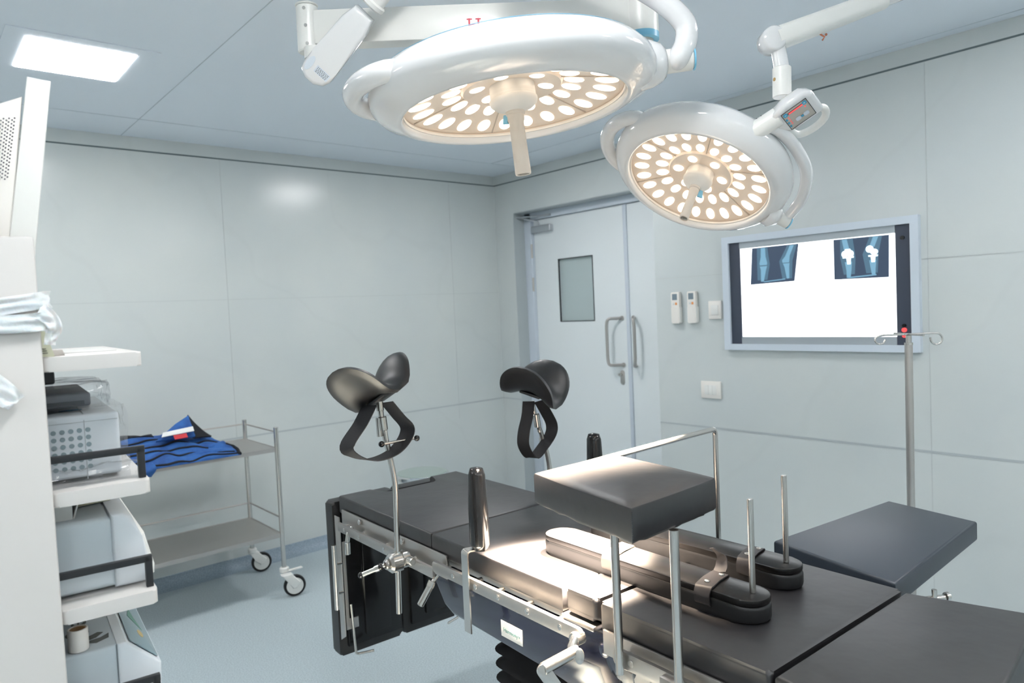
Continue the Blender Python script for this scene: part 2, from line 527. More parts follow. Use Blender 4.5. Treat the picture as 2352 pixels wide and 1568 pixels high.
b = B(); tube(b, [(XD - 0.02, -0.40, 2.20), (XD - 0.03, -0.40, 2.222), (XD - 0.09, -0.245, 2.268), (XD - 0.10, -0.225, 2.27)], 0.007, 10)
tube(b, [(XD - 0.10, -0.235, 2.27), (XD - 0.01, -0.50, 2.262)], 0.006, 10)
box(b, (XD - 0.02, -0.50, 2.262), (0.03, 0.07, 0.016)); obj('closer_arm', b, 'alu', cl_)

# ------------------------------------------------------------------ ceiling lights
def ceiling_light(x, y, label, sx=0.37, sy=0.385, hid=False):
    t = thing('ceiling_light', label, 'light', (x, y, H))
    b = B()
    ox, oy = sx / 2 + 0.07, sy / 2 + 0.07
    for (cx, cy, ax, ay) in ((-ox + .035, 0, .07, 2 * oy), (ox - .035, 0, .07, 2 * oy), (0, -oy + .035, 2 * ox - .14, .07), (0, oy - .035, 2 * ox - .14, .07)):
        box(b, (x + cx, y + cy, H - 0.002), (ax, ay, 0.003))
    obj('frame', b, 'ceil', t, smooth=False)
    b = B(); prism(b, rrect(x - sx / 2, y - sy / 2, x + sx / 2, y + sy / 2, 0.01), H - 0.0055, H - 0.001)
    obj('diffuser', b, 'panel_e', t, smooth=False)
    return t
ceiling_light(-3.15, -1.18, 'square lit ceiling panel at the upper left, above the equipment cart')
ceiling_light(-1.12, -1.34, 'square lit ceiling panel hidden above the large surgical lamp')
for (x, y) in ((-5.0, -1.3), (-1.35, -4.0), (-3.15, -3.78), (-5.0, -3.78), (-1.12, -5.9), (-3.15, -5.9), (-5.0, -5.9)):
    ceiling_light(x, y, 'square lit ceiling panel outside the picture, behind the camera side')['group'] = 'ceiling panels outside the picture'

# ------------------------------------------------------------------ film viewer with x-rays
fv = thing('film_viewer', 'large lit x-ray film viewer in a pale frame mounted on the right wall', 'light box', (XR, -2.79, 1.58))
FR = axis_m((XR, 0, 0), (-1, 0, 0), (0, -1, 0))     # x = -y world, y = z? (checked below)
def fvbox(b, y0, y1, z0, z1, x0, x1, bev=0.0):
    box(b, (XR - (x0 + x1) / 2, (y0 + y1) / 2, (z0 + z1) / 2), (x1 - x0, abs(y1 - y0), z1 - z0), bev=bev)
b = B()
fvbox(b, -2.292, -3.288, 1.85, 1.885, 0, .03); fvbox(b, -2.292, -3.288, 1.27, 1.302, 0, .03)
fvbox(b, -2.292, -2.330, 1.302, 1.85, 0, .03); fvbox(b, -3.252, -3.288, 1.302, 1.85, 0, .03)
obj('frame', b, mat('pale_blue_frame', srgb(206, 216, 226), .4), fv, smooth=False)
b = B(); fvbox(b, -2.33, -3.252, 1.302, 1.85, 0.001, .008); obj('back_plate', b, 'dgrey', fv, smooth=False)
mnv = mat('side_panel_navy', srgb(58, 66, 82), 0.4)
for (ya, yb) in ((-2.33, -2.393), (-3.185, -3.252)):
    b = B(); fvbox(b, ya, yb, 1.302, 1.85, .008, .014); obj('side_panel', b, mnv, fv, smooth=False)
for (za, zb) in ((1.816, 1.85), (1.302, 1.340)):
    b = B(); fvbox(b, -2.393, -3.185, za, zb, .008, .018); obj('clip_bar', b, mat('satin_silver', srgb(170, 178, 184), .35, .3), fv, smooth=False)
b = B(); fvbox(b, -2.395, -3.183, 1.341, 1.815, .008, .0125); obj('lit_screen', b, 'light_e', fv, smooth=False)
for z, mm, r in ((1.82 - .03, 'blackp', .009), (1.392, 'blackp', .008), (1.372, 'led_red', .010), (1.345, 'led_red', .008)):
    b = B(); cyl(b, (XR - .014, -3.218, z), (XR - .024, -3.218, z), r); obj('knob' if mm == 'blackp' else 'switch', b, mm, fv)
def film(pts, sh, label):
    y, z = -pts[0][0], pts[0][1]
    c = (XR - .0145, sum(p[0] for p in pts) / 4, sum(p[1] for p in pts) / 4)
    t = thing('xray_film', label, 'x-ray film', c, group=None)
    def P(b, P2, x): prism(b, P2, 0, 0.0004, Matrix(((0, 0, -1, x), (1, 0, 0, 0), (0, 1, 0, 0), (0, 0, 0, 1))))
    b = B(); P(b, pts, XR - .0135); obj('film_sheet', b, 'xfilm', t, smooth=False)
    for mname, nm, polys in sh:
        off = {'bone2': .0142, 'bone': .0148, 'implant': .0154}[mname]
        for pp in polys:
            b = B(); P(b, pp, XR - off); obj(nm, b, mname, t, smooth=False)
    return t
def strip(cs):   # list of (y, z, halfwidth) -> outline
    return [(y - w_, z) for y, z, w_ in cs] + [(y + w_, z) for y, z, w_ in reversed(cs)]
# left film: plain knee joints
yl = -2.53
film([(-2.466, 1.812), (-2.725, 1.812), (-2.699, 1.625), (-2.452, 1.619)],
     [('bone2', 'soft_tissue', [strip([(-2.525, 1.808, .03), (-2.53, 1.72, .036), (-2.522, 1.64, .028)]), strip([(-2.69, 1.808, .026), (-2.655, 1.73, .036), (-2.66, 1.64, .026)])]),
      ('bone', 'bone_image', [strip([(-2.53, 1.808, .012), (-2.53, 1.76, .014), (-2.53, 1.728, .022), (-2.53, 1.718, .02)]), strip([(-2.53, 1.712, .021), (-2.53, 1.695, .015), (-2.522, 1.632, .008)]),
               strip([(-2.69, 1.808, .011), (-2.665, 1.755, .012), (-2.655, 1.735, .02), (-2.655, 1.722, .018)]), strip([(-2.657, 1.718, .018), (-2.66, 1.70, .013), (-2.665, 1.64, .007)]),
               [(-2.53, 1.628), (-2.65, 1.636), (-2.65, 1.641), (-2.53, 1.633)]])],
     'left x-ray film of two knees clipped to the lit film viewer')
film([(-2.902, 1.812), (-3.159, 1.81), (-3.155, 1.616), (-2.902, 1.619)],
     [('bone2', 'soft_tissue', [strip([(-2.965, 1.808, .03), (-2.97, 1.72, .036), (-2.975, 1.64, .026)]), strip([(-3.10, 1.808, .028), (-3.075, 1.73, .036), (-3.08, 1.64, .026)])]),
      ('bone', 'bone_image', [strip([(-2.955, 1.808, .012), (-2.965, 1.76, .013)]), strip([(-2.972, 1.70, .017), (-2.974, 1.66, .012), (-2.972, 1.624, .009)]),
               strip([(-3.10, 1.808, .012), (-3.082, 1.762, .012)]), strip([(-3.085, 1.70, .016), (-3.086, 1.66, .011), (-3.088, 1.632, .008)]),
               [(-2.97, 1.622), (-3.10, 1.628), (-3.10, 1.634), (-2.97, 1.628)]]),
      ('implant', 'implant_image', [ellipse(-2.955, 1.738, .015, .016, 14), ellipse(-2.983, 1.738, .016, .017, 14), strip([(-2.97, 1.762, .012), (-2.97, 1.735, .022)]), strip([(-2.972, 1.726, .027), (-2.972, 1.718, .026)]), strip([(-2.974, 1.718, .011), (-2.975, 1.688, .008)]),
                  ellipse(-3.072, 1.752, .018, .017, 14), ellipse(-3.092, 1.738, .018, .014, 14), strip([(-3.087, 1.724, .022), (-3.087, 1.716, .021)]), strip([(-3.087, 1.716, .011), (-3.087, 1.69, .008)])])],
     'right x-ray film of two knees with metal implants on the lit film viewer')

# ------------------------------------------------------------------ remotes and switches
def remote(y, lab):
    t = thing('remote_control', lab, 'remote control', (XR, y, 1.51), group=None)
    b = B(); prism(b, rrect(y - .028, 1.42, y + .028, 1.603, .006), 0, .022, Matrix(((0, 0, -1, XR - .004), (1, 0, 0, 0), (0, 1, 0, 0), (0, 0, 0, 1))), bev=.003); obj('body', b, 'warmwhite', t)
    b = B(); box(b, (XR - .0265, y + .002, 1.575), (.001, .034, .036)); obj('display', b, 'remote_lcd', t, smooth=False)
    b = B(); box(b, (XR - .0268, y - .008, 1.535), (.002, .012, .014), bev=.0006); obj('button', b, 'orange', t)
    b = B(); box(b, (XR - .0268, y + .012, 1.535), (.002, .012, .012), bev=.0006); obj('button', b, 'paper', t)
    b = B(); box(b, (XR - .012, y, 1.47), (.024, .066, .09), bev=.004); obj('holder', b, 'white', t)
remote(-1.968, 'white air-conditioner remote on the wall, the one nearer the door')
remote(-2.081, 'white air-conditioner remote on the wall, the one nearer the film viewer')
def plate(y0, y1, z0, z1, n, lab):
    t = thing('wall_switch', lab, 'switch', (XR, (y0 + y1) / 2, (z0 + z1) / 2))
    b = B(); box(b, (XR - .006, (y0 + y1) / 2, (z0 + z1) / 2), (.012, abs(y1 - y0), z1 - z0), bev=.003); obj('cover_plate', b, 'warmwhite', t)
    for k in range(n):
        yy = y0 + (y1 - y0) * (.2 + .6 * (k + .5) / n)
        b = B(); box(b, (XR - .0135, yy, (z0 + z1) / 2), (.003, abs(y1 - y0) * .6 / n * .94, (z1 - z0) * .55), bev=.001); obj('rocker', b, 'white', t)
plate(-2.183, -2.266, 1.44, 1.542, 1, 'single square white switch plate left of the film viewer, beside the remotes')
plate(-2.116, -2.245, 0.99, 1.088, 3, 'wide white switch plate lower on the wall below the remotes')

# ================================================================== SURGICAL LAMPS
def lamp_frame(c, n):
    n = V(n).normalized()
    a = V((0, 0, 1)).cross(n).normalized(); bb = a.cross(n)
    return Matrix(((a.x, bb.x, -n.x, c[0]), (a.y, bb.y, -n.y, c[1]), (a.z, bb.z, -n.z, c[2]), (0, 0, 0, 1)))   # +z = back of the lamp (away from the beam)

def surgical_head(root, F, ro, rout, rot0, hub, sc, grips, spot, n_out=24, n_mid=18, focus=1.15, hl=.148, hs=1.0, gr=.024, beam=26, aim=None, zs=1.0, hz=.0, cone=.040):
    # F maps lamp coordinates (z up = back) to world; BASE is world
    k = sc
    # shell
    b = B()
    prof = [(ro, 0.020 * k), (ro, 0.002), (ro + .006, -0.002), (ro + .016 * k, 0.0), (rout - .018 * k, 0.018 * k), (rout - .004 * k, 0.040 * k), (rout, 0.062 * k), (rout - .005 * k, 0.085 * k),
            (rout - .022 * k, 0.108 * k), (rout - .055 * k, 0.124 * k), (rout - .11 * k, 0.132 * k), (0.06, 0.137 * k), (0.0, 0.137 * k)]
    prof = [(r_, z_ * (zs if z_ > .03 else 1)) for r_, z_ in prof]
    lathe(b, prof, F, 96, cap0=False, cap1=False)
    shell = obj('housing', b, 'white_gloss', root, ang=60)
    # blue seal line on the back edge
    b = B(); lathe(b, [(rout - .0285 * k, 0.1125 * k * zs), (rout - .0275 * k, 0.1135 * k * zs), (rout - .029 * k, 0.1145 * k * zs), (rout - .030 * k, 0.1135 * k * zs)], F, 96, False, False)
    obj('seal_ring', b, 'blue', root)
    # reflector plate
    b = B(); zr = lambda r: (.026 + cone * (1 - r / ro)) * k
    lathe(b, [(ro, zr(ro)), (ro * .46, zr(ro * .46)), (ro * .44, zr(ro * .46) - .006), (ro * .22, zr(ro * .3) - .006), (0, zr(ro * .3) - .006)], F, 72, False, False)
    lathe(b, [(ro + .001, zr(ro)), (ro + .001, 0.015 * k)], F, 72, False, False)
    refl = obj('reflector', b, 'interior', root)
    b = B()
    for s in range(6):
        a = R(rot0 + s * 60)
        box(b, (0, 0, 0), (ro * .72, 0.0025, 0.003), F @ Matrix.Rotation(a, 4, 'Z') @ Matrix.Translation((ro * .63, 0, zr(ro * .63) - .001)) @ Matrix.Rotation(math.atan2(cone * k, ro), 4, 'Y'))
    obj('sector_joint', b, mat('warm_grey_joint', srgb(190, 176, 160), 0.6), refl, base=BASE[refl], smooth=False)
    # led lenses: one mesh each size, copied
    protos = {}
    def lens(kind, r, ang, lx, ly, z):
        Mx = Matrix.Rotation(ang, 4, 'Z') @ Matrix.Translation((r, 0, z)) @ Matrix.Rotation(math.atan2(cone * k, ro), 4, 'Y')
        if kind not in protos:
            b = B(); ball(b, (0, 0, 0), 1, seg=16)
            for v in b.verts: v.co = V((v.co.x * lx, v.co.y * ly, v.co.z * .005))
            me = bpy.data.meshes.new('led_lens'); b.to_mesh(me); b.free(); me.materials.append(M['lens']); smooth_(me, 180)
            o = bpy.data.objects.new('led_lens', me); protos[kind] = o
        else:
            o = protos[kind].copy()
        COL.objects.link(o); o.parent = root
        o.matrix_local = Matrix.Translation(-BASE[root]) @ F @ Mx
    s2 = ro / .27
    for i in range(n_out): lens('o', ro * .835, R(rot0) + 2 * math.pi * (i + .5) / n_out, .0285 * s2, .0165 * s2, zr(ro * .835) - .001)
    for i in range(n_mid): lens('m', ro * .555, R(rot0) + 2 * math.pi * (i + .5) / n_mid, .0245 * s2, .0160 * s2, zr(ro * .555) - .001)
    for i in range(6): lens('i', ro * .315, R(rot0) + 2 * math.pi * (i + .5) / 6, .020 * s2, .0175 * s2, zr(ro * .315) - .009)
    # front glass
    b = B(); lathe(b, [(ro - .001, 0.018 * k), (hub * .985, 0.018 * k + hz)], F, 72, False, False); obj('front_glass', b, 'glass', root)
    # bezel inside the opening
    b = B(); lathe(b, [(ro + .0005, 0.0155 * k), (ro - .004, 0.0155 * k), (ro - .004, 0.022 * k), (ro + .0005, .022 * k)], F, 96, False, False); obj('inner_bezel', b, 'warmwhite', root)
    # hub and sterilisable handle
    b = B(); lathe(b, [(r_, z_ + hz) for r_, z_ in [(hub * .94, zr(ro * .3) - hz), (hub * .96, 0.012 * k), (hub, 0.010 * k), (hub * 1.01, 0.006 * k), (hub * .97, -0.002), (hub * .78, -0.011), (hub * .45, -0.017), (hub * .40, -.020), (0, -.020)]], F, 48, False, False)
    obj('hub', b, 'warmwhite', root)
    b = B(); L = hl
    lathe(b, [(0, -.018 + hz), (.0235 * hs, -.018 + hz), (.0235 * hs, -.026 + hz), (.0205 * hs, -.028 + hz), (.0205 * hs, -.040 + hz), (.0178 * hs, -.046 + hz), (.0195 * hs, -L + .004), (.0185 * hs, -L), (.0145 * hs, -L), (.0135 * hs, -L + .02), (0, -L + .02)], F, 32, False, False)
    hd = obj('sterile_handle', b, 'handle_grey', root)
    b = B(); cyl(b, F @ V((0, 0, -L + .0197)), F @ V((0, 0, -L + .018)), .013 * hs); obj('handle_opening', b, 'dgrey', hd, base=BASE[root])
    b = B(); prism(b, [(-.006, -.010), (.006, -.010), (.011, .010), (-.004, .013)], -.003, .003, F @ Matrix.Rotation(R(60), 4, 'Z') @ axis_m((.028 * hs, 0, -.030 + hz), (0, 1, 0), (1, 0, 0)), bev=.001)
    obj('latch', b, 'blue', root)
    # grips moulded on the rim
    for (a0, a1, ex) in grips:
        pts = []
        for q in range(21):
            t = q / 20; a = R(a0 + (a1 - a0) * t)
            rr = rout - .026 * k + ex * math.sin(math.pi * t) ** .55
            pts.append(F @ V((rr * math.cos(a), rr * math.sin(a), .062 * k)))
        b = B(); tube(b, pts, gr, 20); obj('grip', b, 'white_gloss', root)
    # the beams of this lamp
    fp = F @ V((0, 0, -focus)) if aim is None else V(aim)
    for i in range(6):
        ld = bpy.data.lights.new('beam', 'SPOT'); ld.energy = spot; ld.color = (1.0, 0.80, 0.60)
        ld.spot_size = R(beam); ld.spot_blend = 1.0; ld.shadow_soft_size = .05
        lo = bpy.data.objects.new('beam', ld); COL.objects.link(lo); lo.parent = root
        a = R(rot0 + 60 * i + 30)
        p = F @ V((ro * .6 * math.cos(a), ro * .6 * math.sin(a), .010 * k))
        dirv = (fp - p).normalized()
        q_ = dirv.to_track_quat('-Z', 'Y').to_matrix().to_4x4()
        lo.matrix_local = Matrix.Translation(p - BASE[root]) @ q_

# ---- lamp 1 (large)
C1 = V((-2.605, -3.21, 2.022)); N1 = V((.06, -.066, -.996))
F1 = lamp_frame(C1, N1)
L1 = thing('surgical_lamp', 'large round surgical lamp lit with warm LEDs, nearest the camera at top centre', 'surgical lamp', C1)
surgical_head(L1, F1, .27, .345, 20, .058, 1.0, [(86, 138, .058)], SPOT_1, hl=.150, beam=38, hz=.021, zs=.85, cone=.062)
# pivot housing, swivel and C-shaped yoke of lamp 1
pv = F1 @ V((.345 * math.cos(R(-85)), .345 * math.sin(R(-85)), .066))
pd = (pv - (F1 @ V((0, 0, .066)))).normalized()
b = B()
lathe(b, [(.052, -.055), (.058, -.035), (.055, -.01), (.045, .014), (.036, .024), (0, .025)], axis_m(pv, pd), 40, True, True)
obj('pivot_housing', b, 'white_gloss', L1, ang=60)
b = B(); cyl(b, pv + pd * .024, pv + pd * .090, .028, 32, .003); obj('swivel', b, 'white', L1)
b = B(); cyl(b, pv + pd * .090, pv + pd * .0935, .0285, 32); obj('swivel_cap', b, 'blue', L1)
y0 = pv + pd * .048
b = B()
yp = spline([y0, V((-2.327, -3.488, 2.125)), V((-2.312, -3.498, 2.160)), V((-2.311, -3.496, 2.203)), V((-2.343, -3.465, 2.253)), V((-2.395, -3.416, 2.303)), V((-2.455, -3.360, 2.348)), V((-2.52, -3.30, 2.392)), V((-2.60, -3.222, 2.412))], 8)
tube(b, yp, .0255, 20, sq=.9)
obj('yoke', b, 'white_gloss', L1, ang=60)
b = B(); cyl(b, (-2.60, -3.222, 2.36), (-2.60, -3.222, 2.50), .035, 28, .006); obj('top_joint', b, 'white', L1)

# ---- ceiling column, extension beam and spring arm of lamp 1
A1 = thing('lamp_boom', 'white ceiling column with horizontal beam and angled spring arm behind the large lamp', 'lamp arm', (-2.215, -3.293, H))
b = B(); cyl(b, (-2.215, -3.293, 2.262), (-2.215, -3.293, H - .03), .045, 40); col1 = obj('column', b, 'white', A1)
b = B(); cyl(b, (-2.215, -3.293, H - .03), (-2.215, -3.293, H - .001), .12, 48, .006); obj('ceiling_flange', b, 'white', A1)
b = B(); lathe(b, [(.0455, 0), (.0455, .016), (.03, .016)], Matrix.Translation((-2.215, -3.293, 2.246)), 40, True, True); obj('column_ring', b, 'blue', A1)
b = B(); cyl(b, (-2.215, -3.293, 2.232), (-2.215, -3.293, 2.247), .03, 32); obj('column_end', b, 'handle_grey', A1)
bd = (V((-2.215, -3.293, 0)) - V((-2.892, -2.731, 0))).normalized()
bn = V((bd.y, -bd.x, 0))
mid = (V((-2.215, -3.293, 2.306)) + V((-2.88, -2.741, 2.306))) / 2
BM = Matrix(((bd.x, bn.x, 0, mid.x), (bd.y, bn.y, 0, mid.y), (0, 0, 1, mid.z), (0, 0, 0, 1)))
b = B(); box(b, (0.0, 0, 0), (.86, .052, .088), BM, bev=.004); obj('beam', b, 'white', A1)
# red lettering on the near face of the beam (near side faces the camera)
side = 1 if (CAM - mid).dot(bn) > 0 else -1
tx = Matrix(((bd.x, 0, bn.x * side, 0), (bd.y, 0, bn.y * side, 0), (0, 1, 0, 0), (0, 0, 0, 1)))
tp = V((-2.560, -3.013, 2.292)); tp = tp + bn * (side * .0266 - (tp - mid).dot(bn))
b = text('H', .050, Matrix.Translation(tp) @ Matrix(((bd.x, 0, bn.x * side, 0), (bd.y, 0, bn.y * side, 0), (0, 1, 0, 0), (0, 0, 0, 1))))
for sx in (-.0115, .0115):
    for sz in (.0172, -.0172):
        box(b, (sx, sz, 0), (.014, .0028, .001), Matrix.Translation(tp) @ Matrix(((bd.x, 0, bn.x * side, 0), (bd.y, 0, bn.y * side, 0), (0, 1, 0, 0), (0, 0, 0, 1))))
obj('lettering', b, 'red_text', A1, smooth=False)
hp = V((-2.896, -2.733, 0))
b = B(); cyl(b, hp + V((0, 0, 2.246)), hp + V((0, 0, 2.366)), .028, 36, .003); cyl(b, hp + V((0, 0, 2.366)), hp + V((0, 0, 2.371)), .0295, 36, .002)
obj('hinge_post', b, 'white', A1)
near = (CAM - hp); near.z = 0; near.normalize()
for (dz, off) in ((2.352, -.25), (2.308, -.18), (2.262, -.12)):
    dr = (Matrix.Rotation(off, 3, 'Z') @ near)
    b = B(); p_ = hp + dr * .0275 + V((0, 0, dz)); cyl(b, p_, p_ + dr * .002, .0042, 16); obj('screw', b, 'steel', A1)
# spring arm
sa = V((-2.889, -2.772, 2.192)); sb = V((-2.812, -2.930, 2.33)); sd = (sb - sa).normalized()
sxx = RX - sd * RX.dot(sd); sxx.normalize()
b = B()
prism(b, [(-.041, .0), (-.036, -.022), (-.016, -.034), (.010, -.034), (.032, -.020), (.040, .0), (.040, .03), (.036, .15), (.026, .19), (-.026, .19), (-.036, .15), (-.041, .04)], -.030, .030, axis_m(sa, sxx.cross(sd), sxx), bev=.012, seg=4)
arm = obj('spring_arm_cover', b, 'white_gloss', A1, ang=50)
b = B(); cyl(b, sa + V((-.006, .01, .03)), sa + V((-.006, .01, .058)) , .026, 28); obj('knuckle', b, 'white', A1)
nr = -(sxx.cross(sd)); 
if nr.dot(CAM - sa) < 0: nr = -nr
fc = sa + nr * .0302
b = B(); prism(b, ellipse(0, 0, .021, .0085, 28), 0, .0008, axis_m(fc - sxx * .026 + sd * .006, nr, sd), bev=0); obj('pivot_cap', b, 'frame', A1)
# rating sticker (code square left out)
SM = axis_m(fc + sxx * .012 + sd * .006, nr, sxx)
b = B(); box(b, (0, 0, .0003), (.040, .019, .0006), SM); stk = obj('rating_sticker', b, 'frame', A1, smooth=False)
b = B()
rr_ = random.Random(3)
for row in range(5):
    x = -.017
    while x < .016:
        L_ = rr_.uniform(.002, .006)
        box(b, (x + L_ / 2, (.006 - row * .0032) * (1 if nr.dot(nr) else 1), .0007), (L_ * .8, .0013, .0003), SM); x += L_ + .0008
obj('sticker_print', b, 'ink', stk, base=BASE[A1], smooth=False)
b = B(); cyl(b, sb - sd * .012, sb + sd * .006, .0335, 32, .004); obj('arm_collar', b, 'white', A1)
b = B(); tube(b, [sb, sb + sd * .16, V((-2.70, -3.10, 2.475)), V((-2.60, -3.222, 2.50))], .027, 24, rad=.06); obj('arm_tube', b, 'white', A1)

# ---- lamp 2 (small)
C2 = V((-2.034, -3.323, 1.875)); N2 = V((-.56, -.012, -.829))
F2 = lamp_frame(C2, N2)
L2 = thing('surgical_lamp', 'smaller round surgical lamp tilted to the left in front of the door', 'surgical lamp', C2)
surgical_head(L2, F2, .20, .252, 10, .041, .88, [(-162, -104, .056)], SPOT_2, focus=1.3, hl=.118, hs=.66, gr=.0205, beam=24, hz=.010, zs=.90, aim=TT @ V((-.20, .64, .88)))
p1 = F2 @ V((.222, -.095, .055)); b = B()
jd = (V((-2.062, -3.585, 2.000)) - V((-2.085, -3.530, 1.971))).normalized()
cyl(b, V((-2.095, -3.508, 1.956)), V((-2.060, -3.590, 2.001)), .0245, 32, .003); obj('pivot_tube', b, 'white', L2)
b = B(); cyl(b, V((-2.0925, -3.514, 1.9590)), V((-2.0905, -3.5185, 1.9618)), .0255, 32); obj('pivot_ring', b, 'blue', L2)
for k in range(2):
    b = B(); q = V((-2.078, -3.552, 1.981)) + jd * (.012 * k); up_ = V((-.35, -.35, .87)).normalized(); up_ = (up_ - jd * up_.dot(jd)).normalized()
    cyl(b, q + up_ * .0243, q + up_ * .0250, .0016, 12); obj('screw', b, 'dgrey', L2)
p2 = F2 @ V((.252 * math.cos(R(58)), .252 * math.sin(R(58)), .03)); p2d = (p2 - F2 @ V((0, 0, .03))).normalized()
b = B(); lathe(b, [(.036, -.030), (.038, -.012), (.024, .008), (0, .008)], axis_m(p2, p2d), 32); obj('pivot_housing', b, 'white_gloss', L2, ang=60)
b = B(); cyl(b, p2 + p2d * .0, p2 + p2d * .042, .018, 28, .002); obj('swivel', b, 'white', L2)
b = B(); cyl(b, p2 + p2d * .042, p2 + p2d * .045, .0182, 28); obj('swivel_cap', b, 'blue', L2)
b = B()
tube(b, spline([V((-2.072, -3.558, 1.982)), V((-2.035, -3.576, 1.972)), V((-1.967, -3.583, 1.935)), V((-1.889, -3.572, 1.882)), V((-1.832, -3.530, 1.824)), V((-1.812, -3.482, 1.784)), p2 + p2d * .026], 8), .0155, 18, sq=.85)
obj('yoke', b, 'white_gloss', L2, ang=60)
# control box with keypad: frame from the keypad's corner
K0 = V((-2.080, -3.606, 1.996)) 
kx = (RX * .0478 + UX * .0326 - FX * .0326).normalized()
ky = (RX * .0456 - UX * .0217 + FX * .0445)
ky = (ky - kx * ky.dot(kx)).normalized()
kn = kx.cross(ky)
if kn.dot(CAM - K0) < 0: kn = -kn
KM = Matrix(((kx.x, ky.x, kn.x, K0.x), (kx.y, ky.y, kn.y, K0.y), (kx.z, ky.z, kn.z, K0.z), (0, 0, 0, 1)))
s_ = .066
CB = thing('lamp_control_box', 'white control box with grey keypad and loop handle above the smaller lamp', 'control panel', K0)
out = [(-.42, .25), (-.28, -.1), (.3, -.28), (1.05, -.24), (1.32, .05), (1.34, 1.0), (1.28, 1.22), (.2, 1.22), (-.16, 1.1), (-.34, .6)]
b = B()
vs = prism(b, [(x * s_, y * s_) for x, y in out], -.046, 0, None, bev=.012, seg=4)
for v in vs:
    t = max(0, -v.co.z / .046)
    cx, cy = .5 * s_, .55 * s_
    v.co.x = cx + (v.co.x - cx) * (1 - .30 * t * t); v.co.y = cy + (v.co.y - cy) * (1 - .30 * t * t)
    v.co = KM @ v.co
body = obj('body', b, 'white_gloss', CB, ang=60)
b = B()
hpz = [(1.18, 1.05, -.012), (1.30, 1.3, -.012), (1.22, 1.62, -.012), (.95, 1.82, -.012), (.5, 1.86, -.012), (.1, 1.70, -.012), (-.06, 1.40, -.012), (-.04, 1.05, -.014)]
tube(b, spline([KM @ V((x * s_, y * s_, z)) for x, y, z in hpz], 6), .0095, 16); obj('loop_handle', b, 'white', CB)
b = B(); prism(b, rrect(0, 0, s_, s_, .004), 0, .0012, KM, bev=.0003); kp = obj('keypad', b, 'panelgrey', CB)
b = B()
for (x0, y0, x1, y1) in ((-.01, -.01, 1.01, .012), (-.01, .988, 1.01, 1.01), (-.01, 0, .012, 1), (.988, 0, 1.01, 1)):
    box(b, ((x0 + x1) / 2 * s_, (y0 + y1) / 2 * s_, .0013), ((x1 - x0) * s_, (y1 - y0) * s_, .0006), KM)
obj('keypad_border', b, 'dgrey', kp, base=BASE[CB], smooth=False)
def key(x, y, wx, wy, mm, nm='key'):
    b = B(); prism(b, rrect((x - wx / 2) * s_, (y - wy / 2) * s_, (x + wx / 2) * s_, (y + wy / 2) * s_, min(wx, wy) * s_ * .3), .0012, .0022, KM, bev=.0003)
    obj(nm, b, mm, kp, base=BASE[CB])
key(.12, .14, .16, .18, 'keyblue'); key(.88, .14, .16, .18, 'keyblue')
key(.5, .16, .60, .09, 'dgrey', 'bar_window')
b = B(); box(b, (.52 * s_, .16 * s_, .0024), (.56 * s_, .06 * s_, .0006), KM); obj('lit_bar', b, 'led_red', kp, base=BASE[CB], smooth=False)
key(.84, .33, .05, .05, 'led_red', 'lit_dot')
for k in range(4): key(.16, .34 + .12 * k, .035, .05, 'led_red', 'lit_dot')
for k in range(3): key(.06, .40 + .2 * k, .07, .10, 'keyblue')
key(.42, .68, .2, .2, 'frame', 'round_key'); key(.74, .68, .2, .2, 'frame', 'round_key'); key(.58, .68, .1, .1, 'keyblue')
def cross(x, y, plus=True):
    b = B(); box(b, (x * s_, y * s_, .0025), (.07 * s_, .018 * s_, .0004), KM)
    if plus: box(b, (x * s_, y * s_, .0025), (.018 * s_, .07 * s_, .0004), KM)
    obj('key_symbol', b, 'paper', kp, base=BASE[CB], smooth=False)
cross(.88, .14); cross(.12, .14, False)
# arm of lamp 2
A2 = thing('lamp_boom', 'white jointed arm coming down from the upper right to the smaller lamp', 'lamp arm', (-1.50, -4.03, H))
b = B(); cyl(b, V((-2.040, -3.5895, 2.050)), V((-2.038, -3.590, 2.125)), .0225, 28, .002); obj('lower_sleeve', b, 'white', A2)
b = B(); cyl(b, V((-2.038, -3.590, 2.12)), V((-2.044, -3.583, 2.185)), .0185, 28); obj('drop_tube', b, 'white_gloss', A2)
qn = (CAM - V((-2.038, -3.59, 2.09))); qn.z = 0; qn.normalize(); qn = Matrix.Rotation(-.9, 3, 'Z') @ qn
b = B(); cyl(b, V((-2.039, -3.590, 2.094)) + qn * .0222, V((-2.039, -3.590, 2.094)) + qn * .0232, .0045, 16); obj('lock_screw', b, mat('brass_screw', srgb(180, 150, 100), .3, .8), A2)
e0 = V((-2.052, -3.573, 2.193)); e1 = V((-1.827, -3.760, 2.288)); ed = (e1 - e0).normalized()
ax_ = ed.cross(V((0, 0, 1))).normalized()
b = B(); cyl(b, e0 - ax_ * .027, e0 + ax_ * .027, .031, 36, .006); obj('elbow_joint', b, 'white_gloss', A2, ang=50)
b = B(); tube(b, [e0 + ed * .01, e0 + ed * .30], [.029, .0245], 24, sq=.75); obj('arm_cover', b, 'white', A2)
e2 = e0 + ed * .30; e3 = V((-1.50, -4.03, 2.425))
b = B(); tube(b, [e0 + ed * .2, e3], .0195, 24); obj('arm_tube', b, 'white_gloss', A2)
b = B(); cyl(b, e3 + V((0, 0, -.05)), V((-1.50, -4.03, H - .02)), .035, 28, .004); cyl(b, V((-1.50, -4.03, H - .025)), V((-1.50, -4.03, H - .001)), .10, 40, .004); obj('ceiling_mount', b, 'white', A2)
b = B()
q = e0 + ed * .135 + V((0, 0, -.031))
tube(b, [q + V((-.006, .004, .002)), q + V((.004, -.004, -.006)), q + V((0, 0, -.014))], .0022, 8); ball(b, q + V((.008, -.006, .000)), .0035, seg=8)
